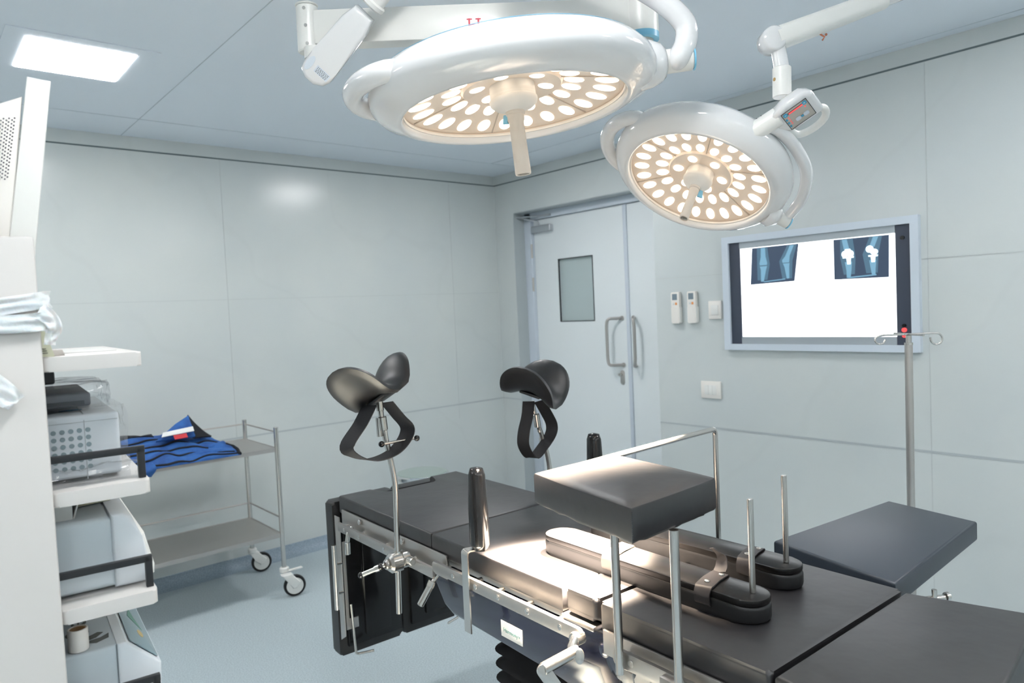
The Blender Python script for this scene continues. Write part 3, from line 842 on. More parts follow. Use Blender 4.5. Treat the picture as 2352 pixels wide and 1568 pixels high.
obj('copper_clip', b, mat('copper_bits', srgb(190, 120, 95), .35, .7), A2)

# ================================================================== OPERATING TABLE
ZT = 0.88
OT = thing('operating_table', 'operating table with black pads, steel side rails and a navy base', 'operating table', (0, .75, 0), TT)
def cushion(pts, z0, z1, bev=.008, n=3):
    b = B(); prism(b, pts, z0, z1, None, bev=bev, seg=n); return b
# seat pad with the cut-out at the far end
b = cushion([(-.265, 1.145), (.265, 1.145), (.265, 1.797), (.135, 1.797), (.122, 1.715), (.100, 1.695), (-.100, 1.695), (-.122, 1.715), (-.135, 1.797), (-.265, 1.797)], .812, ZT); obj('seat_pad', b, 'leather', OT)
b = cushion([(-.265, .552), (.265, .552), (.265, 1.141), (-.265, 1.141)], .818, ZT, .008); obj('lower_back_pad', b, 'leather', OT)
b = cushion(rrect(-.262, .440, .262, .546, .012), .828, ZT + .002, .012, 4); obj('kidney_pad', b, 'leather', OT)
b = cushion(rrect(-.265, .0, .265, .428, .010), .815, ZT, .010, 4); obj('upper_back_pad', b, 'leather', OT)
b = cushion([(-.26, -.30), (.335, -.235), (.262, .012), (-.262, .0)][::1], .80, ZT - .004, .008); 
obj('head_pad', cushion([(-.30, -.325), (.335, -.238), (.264, -.004), (-.264, -.008)], .80, ZT - .002, .008), 'leather', OT)
b.free()
# metal deck under the pads
b = B(); box(b, (0, 1.42, .800), (.50, .70, .022), bev=.003); box(b, (0, .85, .806), (.50, .56, .02), bev=.003); box(b, (0, .215, .80), (.50, .43, .024), bev=.003); box(b, (.0, -.15, .79), (.44, .26, .018), bev=.003)
box(b, (-.255, .50, .812), (.03, .11, .012), bev=.003)
obj('deck', b, 'steel_r', OT)
# side rails
def rail(name, x, y0, y1, z0, z1, th=.010, r=.012):
    b = B(); m_ = Matrix(((0, 0, 1, x), (1, 0, 0, 0), (0, 1, 0, 0), (0, 0, 0, 1)))
    prism(b, rrect(y0, z0, y1, z1, r), -th / 2, th / 2, m_, bev=.001)
    return obj(name, b, 'steel_r', OT)
for sx in (-1, 1):
    b = B(); box(b, (sx * .272, 1.405, .800), (.006, .71, .070), bev=.001); obj('side_plate', b, 'steel_r', OT)
    r1 = rail('side_rail', sx * .300, .450, 1.08, .790, .822)
    r0 = rail('side_rail', sx * .300, 1.08, 1.735, .768, .798, r=.004)
    r2 = rail('side_rail', sx * .300, -.02, .352, .782, .818)
    b = B(); box(b, (sx * .272, .20, .800), (.006, .42, .055), bev=.001); obj('side_plate', b, 'steel_r', OT)
    for y in (.52, .64, .76, .86, .97, .30, .18, .06, 1.20, 1.38, 1.56, 1.68):
        rz = .806 if y > .4 and y < 1.1 else (.80 if y < .4 else .783)
        b = B(); cyl(b, (sx * .305, y, rz), (sx * .3068, y, rz), .0075, 20, .0006); cyl(b, (sx * .3068, y, rz), (sx * .3072, y, rz), .003, 6)
        obj('rail_screw', b, 'steel', OT)
        if abs(y - .97) > .01:
            b = B(); cyl(b, (sx * .262, y + .03, rz), (sx * .297, y + .03, rz), .007, 16); obj('rail_spacer', b, 'steel', OT)
for y in (1.60, 1.30):
    b = B(); cyl(b, (-.2755, y, .822), (-.285, y, .822), .010, 20, .002); obj('plate_knob', b, 'steel', OT)
# navy shell under the mattress
def body_outline():
    return [(.33, .60), (.352, .70), (.362, .755), (.375, .785), (.40, .806), (.44, .812), (.50, .800), (.60, .788), (1.19, .785), (1.20, .76), (1.12, .66), (1.07, .642), (.62, .640)]
b = B(); prism(b, body_outline(), -.248, .248, Matrix(((0, 0, 1, 0), (1, 0, 0, 0), (0, 1, 0, 0), (0, 0, 0, 1))), bev=.014, seg=4)
sh = obj('base_shell', b, 'navy', OT, ang=50)
b = B(); cyl(b, (-.255, .382, .758), (-.225, .382, .758), .05, 40, .008); obj('pivot_disc', b, 'navy', OT, ang=60)
b = B(); cyl(b, (-.25, .345, .76), (-.235, .345, .76), .053, 40, .003); obj('pivot_flange', b, 'steel_r', OT)
b = B(); ball(b, (-.251, .43, .765), .018, (.5, 1, 1)); obj('shell_cap', b, 'navy', OT, ang=60)
b = B(); box(b, (-.249, .781, .687), (.002, .092, .044), bev=.0008); lb = obj('name_plate', b, 'paper', OT)
TXM = lambda y, z: Matrix(((0, 0, -1, -.2504), (-1, 0, 0, y), (0, 1, 0, z), (0, 0, 0, 1)))
obj('lettering', text('Harmony+', .0165, TXM(.779, .686)), mat('grey_teal_ink', srgb(90, 130, 130), .6), lb, base=BASE[OT], smooth=False)
# bellows column and floor base
b = B(); prof = []
z = .645
while z > .30:
    prof += [(.19, z), (.245, z - .028)]; z -= .042
prof += [(.19, z)]
n0 = len(b.verts)
for (r, zz), (r2, z2) in zip(prof, prof[1:]):
    A = [b.verts.new((x * r / .245 * 1.0, .75 + y * (r + .08) / .325, zz)) for x, y in rrect(-.21, -.30, .21, .20, .05)]
    Q = [b.verts.new((x * r2 / .245 * 1.0, .75 + y * (r2 + .08) / .325, z2)) for x, y in rrect(-.21, -.30, .21, .20, .05)]
    for i in range(len(A)):
        j = (i + 1) % len(A); b.faces.new([A[i], A[j], Q[j], Q[i]])
obj('bellows', b, 'rubber', OT)
b = B(); box(b, (0, .70, .17), (.46, .72, .26), bev=.03, seg=3); box(b, (0, .65, .055), (.56, 1.05, .09), bev=.03, seg=3); obj('floor_base', b, 'navy', OT)
for (x, y) in ((-.22, .25), (.22, .25), (-.22, 1.05), (.22, 1.05)):
    b = B(); cyl(b, (x - .02, y, .025), (x + .02, y, .025), .025, 20); obj('base_castor', b, 'rubber', OT)
# end clamp and crank handle at the near end of the middle rail
b = B(); cyl(b, (-.318, .462, .800), (-.290, .462, .800), .016, 24, .002); tube(b, [(-.312, .458, .806), (-.325, .458, .788), (-.33, .455, .775)], .011, 14)
cr = obj('rail_end_clamp', b, 'steel', OT)
b = B(); cyl(b, (-.322, .445, .783), (-.418, .452, .772), .0135, 24, .001); obj('clamp_bar', b, 'steel', cr)
ld_ = V((.42, -.25, -.80)).normalized(); ln_ = V((-.945, -1.15, .77)); ln_ = (ln_ - ld_ * ln_.dot(ld_)).normalized()
b = B(); prism(b, rrect(-.015, -.080, .015, .014, .0145), 0, .006, axis_m((-.418, .452, .771), ln_, (-ld_).cross(ln_)), bev=.001); obj('clamp_lever', b, 'steel', cr)
b = B(); prism(b, ellipse(0, 0, .017, .011, 20), -.004, .004, axis_m((-.330, .430, .778), (-.6, -.6, .2), (0, 0, 1)), bev=.002); obj('wing_nut', b, 'steel', cr)
b = B(); prism(b, [(-.02, -.004), (.02, -.004), (.026, -.03), (.01, -.05), (-.006, -.038), (-.016, -.02)], -.002, .002, axis_m((-.296, .325, .778), (-1, 0, 0), (0, -1, 0)), bev=.0008); obj('rail_hook', b, 'steel_r', OT)
# lever under the rail
b = B(); tube(b, [(-.285, 1.085, .772), (-.300, 1.090, .755)], .006, 12); cyl(b, (-.300, 1.090, .755), (-.338, 1.105, .690), .0105, 20, .002); cyl(b, (-.300, 1.090, .757), (-.308, 1.092, .742), .0122, 20, .001)
obj('lock_lever', b, 'steel', OT)
b = B(); tube(b, [(-.282, 1.66, .79), (-.300, 1.655, .775), (-.306, 1.655, .745)], .0085, 14, rad=.006); cyl(b, (-.306, 1.655, .745), (-.307, 1.655, .70), .0105, 18, .002); obj('lock_lever', b, 'steel', OT)
# hanging leg section (two boards folded down)
for (x0, x1) in ((-.275, -.004), (.004, .262)):
    b = B(); prism(b, rrect(x0, .245, x1, .845, .012), 1.845, 1.905, Matrix(((1, 0, 0, 0), (0, 0, 1, 0), (0, 1, 0, 0), (0, 0, 0, 1))), bev=.010, seg=3); lg = obj('leg_pad', b, 'leather_s', OT)
    b = B(); box(b, ((x0 + x1) / 2 + .01, 1.835, .55), (x1 - x0 - .04, .018, .54), bev=.003); box(b, ((x0 + x1) / 2 + .02, 1.822, .56), (.11, .012, .50), bev=.003); obj('leg_board', b, 'blackp', lg)
for sx in (-1, 1):
    b = B(); prism(b, [(-.0, .80), (.040, .80), (.040, .32), (.0, .345)], 0, .004, Matrix(((0, 0, sx, sx * .272), (1, 0, 0, 1.785), (0, 1, 0, 0), (0, 0, 0, 1))), bev=.001); hb = obj('leg_hinge_bar', b, 'steel_r', OT)
    b = B(); prism(b, [(.0, .36), (.05, .36), (.05, .40), (.012, .40), (.012, .70), (0, .70)], 0, .004, Matrix(((sx * -1, 0, 0, sx * .262), (0, 0, 1, 1.80), (0, 1, 0, 0), (0, 0, 0, 1))), bev=.001); obj('leg_bracket', b, 'steel_r', OT)
    b = B(); tube(b, [(sx * .300, 1.79, .700), (sx * .300, 1.79, .455)], .0095, 16); vr = obj('leg_side_rail', b, 'steel', OT)
    for z in (.625, .515):
        b = B(); cyl(b, (sx * .272, 1.79, z), (sx * .296, 1.79, z), .006, 14); obj('rail_spacer', b, 'steel', vr)
    b = B(); tube(b, [(sx * .245, 1.79, .46 if sx < 0 else .40), (sx * .235, 1.79, .262), (sx * .17, 1.77, .262)], .0048, 12, rad=.012); obj('release_rod', b, 'steel', OT)

# ------------------------------------------------------------------ side support paddles
def side_support(x, y, sx, zp, lab):
    t = thing('side_support', lab, 'body support', (x, y, .80), TT)
    b = B(); tube(b, [(x, y, .900), (x, y, 1.118)], .028, 24)
    b.free()
    b = B()
    pr = [(0, .895), (.020, .898), (.028, .915), (.0275, 1.0), (.0235, 1.105), (.018, 1.122), (0, 1.126)]
    vs = lathe(b, pr, None, 28)
    for v in vs: v.co = V((x + v.co.x * .92, y + v.co.y * 1.12, v.co.z))
    obj('paddle', b, 'blackp', t, ang=60)
    xo = sx * .307
    b = B(); ribbon(b, fillet([(x, y + .01, .899), (xo + sx * .006, y + .02, .899), (xo + sx * .006, y + .02, .672)], .012), (0, 1, 0), .030, .004)
    obj('bracket', b, 'steel', t)
    return t
side_support(-.275, .872, -1, 0, 'black upright side support clamped to the near rail of the operating table')
side_support(.285, .985, 1, 0, 'black upright side support on the far rail, partly hidden behind the raised square pad')

# ------------------------------------------------------------------ leg holders (stirrups)
def sheet(bm, f, nu, nv, th):
    pass
def leg_holder(base, sx, pts, padc, yaw, roll, tiltx, lab, strap, shape):
    ARC, WALL, DROOP, WD, WEXP = shape
    t = thing('leg_holder', lab, 'leg support', base, TT)
    b = B(); tube(b, pts, .0088, 18, rad=.04); obj('rod', b, 'steel', t)
    Mp = Matrix.Translation(padc) @ Matrix.Rotation(R(yaw), 4, 'Z') @ Matrix.Rotation(R(tiltx), 4, 'X') @ Matrix.Rotation(R(roll), 4, 'Y')
    # puffed saddle shell: across (u) bends into a U, along (v) is the leg axis
    b = B(); NU, NR = 48, 12
    def P(u, v):
        # integrate the U profile: flat valley, walls rising, tips easing outward
        K = 14; x = z = 0.0; ds = abs(u) * ARC / K
        for q in range(K):
            sq = (q + .5) * ds
            th = R(WALL) * math.tanh((sq / .058) ** 1.5) - R(18) * max(0, (sq - .09) / .06)
            x += math.cos(th) * ds; z += math.sin(th) * ds
        sg = 1 if u >= 0 else -1
        s_e = abs(u) * ARC
        th = R(WALL) * math.tanh((s_e / .058) ** 1.5) - R(18) * max(0, (s_e - .09) / .06)
        wdt = WD + WEXP * min(1, abs(u) * 1.4)
        dz = -DROOP * v * v
        n_ = V((-math.sin(th) * sg, 2 * DROOP * v / WD, math.cos(th))).normalized()
        return V((x * sg, v * wdt, z + dz)), n_
    top, bot = [], []
    for j in range(NR + 1):
        rho = j / NR
        rt, rb = [], []
        for i in range(NU):
            a = 2 * math.pi * i / NU
            ca, sa = math.cos(a), math.sin(a)
            e = .62
            u = rho * math.copysign(abs(ca) ** e, ca); v = rho * math.copysign(abs(sa) ** e, sa)
            p, n = P(u, v)
            h = .0175 * math.sqrt(max(0, 1 - rho ** 4))
            rt.append(p + n * h); rb.append(p - n * h)
        top.append(rt); bot.append(rb)
    def addrings(L, flip):
        prev = None
        for j, row in enumerate(L):
            if j == 0: prev = [b.verts.new(row[0])]; continue
            cur = [b.verts.new(q) for q in row]
            for i in range(NU):
                k = (i + 1) % NU
                f = [prev[0], cur[i], cur[k]] if len(prev) == 1 else [prev[i], cur[i], cur[k], prev[k]]
                b.faces.new(f[::-1] if flip else f)
            prev = cur
    addrings(top, False); addrings(bot, True)
    bmesh.ops.remove_doubles(b, verts=b.verts, dist=1e-5)
    for v in b.verts: v.co = Mp @ v.co
    obj('leg_pad', b, 'leather_s', t, ang=80)
    b = B(); box(b, (0, 0, -.024), (.07, .08, .010), Mp, bev=.004); obj('pad_plate', b, 'powder', t)
    b = B(); pr = strap
    for i in range(len(pr) - 1): pass
    ribbon(b, spline(pr, 6), (-.30, .95, 0) if sx < 0 else (-.45, .89, 0), .058 if sx < 0 else .046, .0028); obj('strap', b, 'strap', t)
    return t, Mp
# left-hand one
s1, M1 = leg_holder((-.34, 1.22, .80), -1, [(-.340, 1.232, .628), (-.338, 1.215, 1.04), (-.355, 1.22, 1.15), (-.3660, 1.22, 1.205)], (-.375, 1.221, 1.322), 18.7, -6.8, -28.2,
   'padded black leg holder on the left rail with hanging strap and ball-ended lever',
   [(-.410, 1.215, 1.283), (-.450, 1.20, 1.235), (-.500, 1.19, 1.180), (-.485, 1.18, 1.15), (-.43, 1.18, 1.128), (-.36, 1.19, 1.135), (-.31, 1.20, 1.165), (-.290, 1.21, 1.20), (-.315, 1.22, 1.24), (-.350, 1.22, 1.285)], (.170, 54.8, .035, .074, .017))
b = B(); tube(b, [(-.366, 1.222, 1.195), (-.372, 1.222, 1.275)], .0085, 16); cyl(b, (-.372, 1.222, 1.262), (-.373, 1.222, 1.292), .011, 20, .001)
cyl(b, (-.367, 1.215, 1.203), (-.371, 1.215, 1.245), .0125, 22, .002); cyl(b, (-.378, 1.222, 1.185), (-.380, 1.222, 1.242), .0085, 16); cyl(b, (-.363, 1.205, 1.160), (-.365, 1.21, 1.205), .0055, 14)
obj('pad_joint', b, 'steel', s1)
b = B(); cyl(b, (-.386, 1.195, 1.166), (-.268, 1.20, 1.166), .0042, 14); lv = obj('joint_lever', b, 'steel', s1)
for x in (-.387, -.266):
    b = B(); ball(b, (x, 1.197, 1.166), .0095, seg=16); obj('lever_ball', b, 'blackp', lv)
b = B(); cyl(b, (-.325, 1.225, .792), (-.372, 1.225, .792), .030, 32, .008); cyl(b, (-.302, 1.225, .792), (-.328, 1.225, .792), .024, 32, .002); cyl(b, (-.372, 1.225, .792), (-.384, 1.225, .792), .016, 24, .004); cyl(b, (-.320, 1.19, .800), (-.320, 1.165, .800), .012, 18, .002)
cyl(b, (-.335, 1.225, .765), (-.335, 1.225, .825), .014, 20)
cp = obj('rail_clamp', b, 'steel', s1)
b = B(); cyl(b, (-.384, 1.225, .792), (-.405, 1.24, .782), .006, 14); cyl(b, (-.398, 1.235, .785), (-.408, 1.242, .781), .010, 16); cyl(b, (-.408, 1.242, .781), (-.442, 1.262, .768), .0075, 14, .001); obj('clamp_lever', b, 'steel', cp)
b = B(); ball(b, (-.445, 1.264, .767), .0095, seg=14); obj('lever_ball', b, 'blackp', cp)
b = B(); ball(b, (-.394, 1.233, .787), .011, seg=14); obj('lever_washer', b, 'blackp', cp)
# right-hand one
s2, M2 = leg_holder((.34, 1.28, .80), 1, [(.340, 1.28, .70), (.339, 1.28, .975), (.312, 1.28, 1.075), (.284, 1.28, 1.14)], (.242, 1.230, 1.269), 28.2, -1.2, 18.1,
   'padded black leg holder on the far rail in front of the door, strap hanging down',
   [(.245, 1.27, 1.215), (.228, 1.26, 1.165), (.200, 1.25, 1.110), (.198, 1.25, 1.060), (.235, 1.25, 1.015), (.290, 1.255, 1.045), (.335, 1.26, 1.085), (.345, 1.265, 1.12), (.325, 1.27, 1.165), (.300, 1.275, 1.21)], (.162, 49.8, .051, .098, .012))
b = B(); tube(b, [(.284, 1.28, 1.135), (.272, 1.28, 1.195)], .008, 16); cyl(b, (.287, 1.275, 1.115), (.280, 1.275, 1.165), .0125, 20, .002); cyl(b, (.299, 1.28, 1.095), (.292, 1.28, 1.15), .008, 16)
cyl(b, (.272, 1.28, 1.185), (.268, 1.28, 1.212), .010, 18, .001)
obj('pad_joint', b, 'steel', s2)
b = B(); cyl(b, (.302, 1.28, .785), (.372, 1.28, .785), .028, 28, .006); obj('rail_clamp', b, 'steel', s2)

# ------------------------------------------------------------------ raised square pad on two rods
sp = thing('raised_arm_pad', 'square black pad raised on two steel rods above the near table rail', 'arm support', (-.318, .24, .80), TT)
b = B()
pts = [(-.450, .148), (-.173, .171), (-.138, .487), (-.391, .486)]
NX = 14
def bil(u, v):
    a, b_, c, d_ = [V((p[0], p[1], 0)) for p in pts]
    return (a * (1 - u) + b_ * u) * (1 - v) + (d_ * (1 - u) + c * u) * v
rows = []
for k, (ins, z) in enumerate([(.004, 1.122), (.0, 1.128), (.0, 1.183), (.0015, 1.1875), (.006, 1.190)]):
    ring = []
    per = []
    n = 14
    for q in range(n): per.append((q / n, 0))
    for q in range(n): per.append((1, q / n))
    for q in range(n): per.append((1 - q / n, 1))
    for q in range(n): per.append((0, 1 - q / n))
    for (u, v) in per:
        e = ins / .3
        p = bil(e + u * (1 - 2 * e), e + v * (1 - 2 * e))
        bow = .0035 * math.sin(math.pi * (u if v in (0, 1) else v))
        c_ = bil(.5, .5); p = p + (p - c_).normalized() * (bow if 0 < k < 4 else bow)
        ring.append(b.verts.new((p.x, p.y, z + (.004 * noise.noise(V((u * 9, v * 9, k * .3))) if k == 0 else 0))))
    rows.append(ring)
for A, Q in zip(rows, rows[1:]):
    for i in range(len(A)):
        j = (i + 1) % len(A); b.faces.new([A[i], A[j], Q[j], Q[i]])
b.faces.new(rows[0][::-1])
# domed top from the last ring
last = rows[-1]; cen = bil(.5, .5)
prev = last
for k in range(1, 6):
    t = k / 6
    cur = [b.verts.new(V((v.co.x, v.co.y, 0)).lerp(cen, t) + V((0, 0, 1.190 + .009 * (1 - (1 - t) ** 2)))) for v in last]
    for i in range(len(last)):
        j = (i + 1) % len(last); b.faces.new([prev[i], prev[j], cur[j], cur[i]])
    prev = cur
cv = b.verts.new((cen.x, cen.y, 1.1992))
for i in range(len(prev)):
    b.faces.new([prev[i], prev[(i + 1) % len(prev)], cv])
pad = obj('pad', b, 'leather', sp, ang=40)
b = B()
for (x, y) in ((pts[0]),):
    for k in range(16): box(b, (x + .0008, y - .0012, 1.130 + k * .0034), (.0016, .0016, .0018))
obj('seam_stitches', b, 'dgrey', pad, base=BASE[sp], smooth=False)
b = B(); box(b, (-.295, .30, 1.119), (.19, .24, .008), bev=.002); obj('base_board', b, 'powder', sp)
for (x, y) in ((-.316, .322), (-.322, .160)):
    b = B(); cyl(b, (x, y, .775 if y > .2 else .70), (x, y, 1.118), .0092, 20); obj('rod', b, 'steel', sp)
b = B(); box(b, (-.314, .19, .79), (.018, .04, .05), bev=.003); obj('rail_clamp', b, 'steel_r', sp)

# ------------------------------------------------------------------ two arm boards lying on the table
def arm_board(p_far, p_near, hw, lab, post_h, strap_f):
    a = V((p_far[0], p_far[1], 0)); c = V((p_near[0], p_near[1], 0))
    ax = (a - c).normalized(); L = (a - c).length
    base = V((c.x, c.y, ZT)); t = thing('arm_board', lab, 'arm board', base, TT)
    Mb = Matrix(((ax.y, ax.x, 0, c.x), (-ax.x, ax.y, 0, c.y), (0, 0, 1, 0), (0, 0, 0, 1)))   # x across, y along (near -> far)
    def outl(r, l0, l1, n=12):
        o = [(r * math.cos(R(180 * k / n)), l1 - r + r * math.sin(R(180 * k / n))) for k in range(n + 1)]
        o += [(r * math.cos(R(180 + 180 * k / n)), l0 + r + r * math.sin(R(180 + 180 * k / n))) for k in range(n + 1)]
        return o
    b = B(); prism(b, outl(hw, 0, L), ZT + .001, .918, Mb, bev=.008, seg=3); obj('underside_padding', b, 'rubber', t)
    b = B(); prism(b, outl(hw - .001, .001, L - .001), .918, .932, Mb, bev=.003, seg=2); obj('top_board', b, 'board', t)
    b = B(); cyl(b, Mb @ V((.012 * 0 + .005, .038, .932)), Mb @ V((.005, .038, .932 + post_h)), .0065, 18, .0012); obj('post', b, 'steel', t)
    # near strap (black, with studs)
    for (y, mname, wd, al) in strap_f:
        b = B()
        r = hw + .004
        path = [Mb @ V((x, y + s, z)) for x, s, z in ((-r * .7, -.0, .893), (-r, -.0, .900), (-r - .001, 0, .922), (-r + .006, 0, .9355), (0, .012, .937), (r - .006, .02, .9355), (r + .001, .022, .922), (r, .022, .900))]
        ribbon(b, fillet(path, .006, 3), Mb.to_3x3() @ V((0, 1, 0)), wd, .003); so = obj('strap', b, mname, t)
        if mname == 'strap_leather':
            for x in (-.022, .030):
                b = B(); q = Mb @ V((x, y + .008, .9385)); lathe(b, [(.0065, 0), (.006, .002), (.003, .0035), (0, .0038)], Matrix.Translation(q), 16); obj('stud', b, 'steel', so)
    return t, Mb
M['strap_leather'] = mat('black_leather_strap', srgb(44, 42, 44), .5)
bA, MbA = arm_board((-.092, .785), (-.092, .112), .048, 'black arm board with steel post lying on the table nearer the raised pad', .200, [(.405, 'beige_strap', .040, 0), (.125, 'strap_leather', .040, 0)])
bB, MbB = arm_board((.095, .80), (.115, .158), .048, 'black arm board with steel post lying on the table beside the side board', .205, [(.115, 'strap_leather', .036, 0)])
# loose strap end sticking up between the boards
b = B(); q0 = MbA @ V((.046, .150, .935))
ribbon(b, spline([q0, q0 + V((.014, .004, .012)), q0 + V((.022, .012, .030)), q0 + V((.012, .028, .046))], 4), (.3, .95, 0), .036, .002)
obj('strap_end', b, 'strap_leather', bA)

# ------------------------------------------------------------------ anaesthesia screen frame
sf = thing('screen_frame', 'bent stainless steel screen frame rising from the far side of the table', 'frame', (.330, .536, .80), TT)
b = B(); tube(b, [(.330, .536, .74), (.330, .536, 1.180), (-.30, .487, 1.180), (-.318, .486, 1.16)], .0075, 18, rad=.018); obj('frame_tube', b, 'steel', sf)
b = B(); box(b, (.322, .536, .80), (.034, .036, .05), bev=.004); obj('rail_clamp', b, 'steel_r', sf)

# ------------------------------------------------------------------ arm board on the right
ab = thing('side_arm_board', 'wide dark padded board standing out from the right side of the operating table', 'arm board', (.60, .20, .82), TT)
b = cushion([(.292, .028), (.905, .070), (.958, .340), (.372, .385)], .822, ZT, .008); obj('pad', b, mat('blue_black_vinyl', srgb(46, 54, 64), .42), ab)
b = B(); prism(b, [(.33, .05), (.88, .09), (.93, .32), (.40, .36)], .805, .822); obj('board', b, 'powder', ab, smooth=False)
b = B(); tube(b, [(.31, .14, .80), (.62, .20, .80)], .010, 14); box(b, (.315, .14, .798), (.03, .05, .04), bev=.003); obj('mount', b, 'steel_r', ab)
b = B(); tube(b, [(.40, .02, .812), (.46, -.01, .810)], .007, 12); cyl(b, (.43, .0, .80), (.43, .0, .835), .006, 12); cyl(b, (.462, -.012, .812), (.470, -.016, .812), .010, 14); obj('lock_knob', b, 'steel', ab)

# ------------------------------------------------------------------ IV stand
iv = thing('iv_stand', 'stainless steel IV pole with looped hooks standing before the film viewer', 'IV stand', (-1.19, -3.555, 0))
bx, by = -1.172, -3.556
b = B(); cyl(b, (bx - .018, by, .06), (bx, by, 1.372), .0125, 24); obj('outer_tube', b, 'steel_r', iv)
b = B(); cyl(b, (bx, by, 1.36), (bx, by, 1.398), .0085, 20); cyl(b, (bx, by, 1.366), (bx, by, 1.374), .0135, 20); obj('inner_tube', b, 'steel', iv)
hxd = RX.copy(); hxd.z = 0; hxd.normalize()
P_ = lambda s, z, f=0: V((bx, by, 1.402)) + hxd * s + V((0, 0, z)) + V((FX.x, FX.y, 0)) * f
b = B(); tube(b, spline([P_(-.085, 0), P_(0, 0), P_(.085, 0), P_(.105, -.004), P_(.114, -.018), P_(.108, -.034), P_(.092, -.038), P_(.078, -.030), P_(.074, -.014)], 6), .0032, 12); obj('hook', b, 'steel', iv)
b = B(); tube(b, spline([P_(-.05, 0), P_(-.075, 0, .01), P_(-.098, -.006, .02), P_(-.103, -.020, .02), P_(-.092, -.030, .02), P_(-.076, -.028, .02), P_(-.068, -.016, .02)], 6), .0032, 12); obj('hook', b, 'steel', iv)
b = B(); tube(b, [P_(0, 0, -.09), P_(0, 0, .09)], .0032, 12); obj('hook', b, 'steel', iv)
b = B()
for k in range(5):
    a = 2 * math.pi * k / 5
    tube(b, [(bx - .018, by, .085), (bx - .018 + .26 * math.cos(a), by + .26 * math.sin(a), .065)], .011, 12)
ib = obj('star_base', b, 'steel_r', iv)
for k in range(5):
    a = 2 * math.pi * k / 5; c = V((bx - .018 + .25 * math.cos(a), by + .25 * math.sin(a), .026))
    b = B(); cyl(b, c - V((.01, 0, 0)), c + V((.01, 0, 0)), .026, 20, .003); cyl(b, c, c + V((0, 0, .045)), .008, 12); obj('castor', b, 'rubber', ib)

# ================================================================== STEEL TROLLEY WITH APRON
tr = thing('instrument_trolley', 'two-shelf stainless steel trolley standing against the left wall', 'trolley', (-2.67, -.39, 0))
tx0, tx1, ty0, ty1 = -3.15, -2.195, -.63, -.155
for (x, y) in ((tx1, ty0), (tx1, ty1), (tx0, ty0), (tx0, ty1)):
    b = B(); cyl(b, (x, y, .15), (x, y, .948), .0125, 20, .001); cyl(b, (x, y, .945), (x, y, .951), .0135, 20, .002); obj('post', b, 'steel', tr)
for z in (.835, .350):
    b = B(); box(b, ((tx0 + tx1) / 2, (ty0 + ty1) / 2, z - .003), (tx1 - tx0, ty1 - ty0, .004))
    box(b, ((tx0 + tx1) / 2, ty0, z - .010), (tx1 - tx0, .006, .022)); box(b, ((tx0 + tx1) / 2, ty1, z - .010), (tx1 - tx0, .006, .022))
    box(b, (tx0, (ty0 + ty1) / 2, z - .010), (.006, ty1 - ty0, .022)); box(b, (tx1, (ty0 + ty1) / 2, z - .010), (.006, ty1 - ty0, .022))
    obj('shelf', b, 'steel_r', tr, smooth=False)
for z in (.925, .440):
    b = B(); tube(b, [(tx1, ty0, z), (tx1, ty1, z)], .0045, 10); tube(b, [(tx0, ty1, z), (tx1, ty1, z)], .0045, 10); tube(b, [(tx0, ty0, z), (tx0, ty1, z)], .0045, 10); obj('guard_rail', b, 'steel_r', tr)
def castor(x, y, dx, dy, brake):
    c = V((x + dx, y + dy, .061))
    nrm = (CAM - c); nrm.z = 0; nrm.normalize(); nrm = Matrix.Rotation(R(8), 3, 'Z') @ nrm
    b = B(); cyl(b, (x, y, .128), (x, y, .158), .026, 24, .005)
    side_ = V((-nrm.y, nrm.x, 0))
    mm = axis_m((x * .5 + c.x * .5, y * .5 + c.y * .5, .095) , nrm, (0, 0, 1))
    mm = axis_m(c, nrm, (0, 0, 1))
    off = (V((x, y, 0)) - c).dot(mm.to_3x3() @ V((0, 1, 0)))
    prism(b, [(.072, off - .030), (.072, off + .028), (.02, .016 if off < 0 else .03), (-.014, .010), (-.012, -.012), (.02, -.030)], -.022, .022, mm, bev=.007, seg=3)
    ct = obj('castor', b, 'white', tr)
    b = B(); lathe(b, [(.046, -.013), (.056, -.012), (.060, -.006), (.060, .006), (.056, .012), (.046, .013)], axis_m(c, nrm), 40, False, False); obj('tyre', b, 'rubber', ct)
    b = B(); cyl(b, c - nrm * .012, c + nrm * .012, .0475, 36, .002); obj('wheel', b, 'white', ct)
    if brake:
        b = B(); box(b, (x + .055, y + -.01, .134), (.09, .024, .008), bev=.003); obj('brake_pedal', b, 'white', ct)
castor(tx1, ty0, .030, -.060, True); castor(tx1, ty1, .050, -.005, False)
castor(tx0, ty0, .030, -.050, True); castor(tx0, ty1, .050, -.005, False)

# folded lead-style apron
apr = thing('folded_apron', 'crumpled blue apron with black edging and small white and red labels on the trolley top', 'apron', (-2.72, -.42, .835))
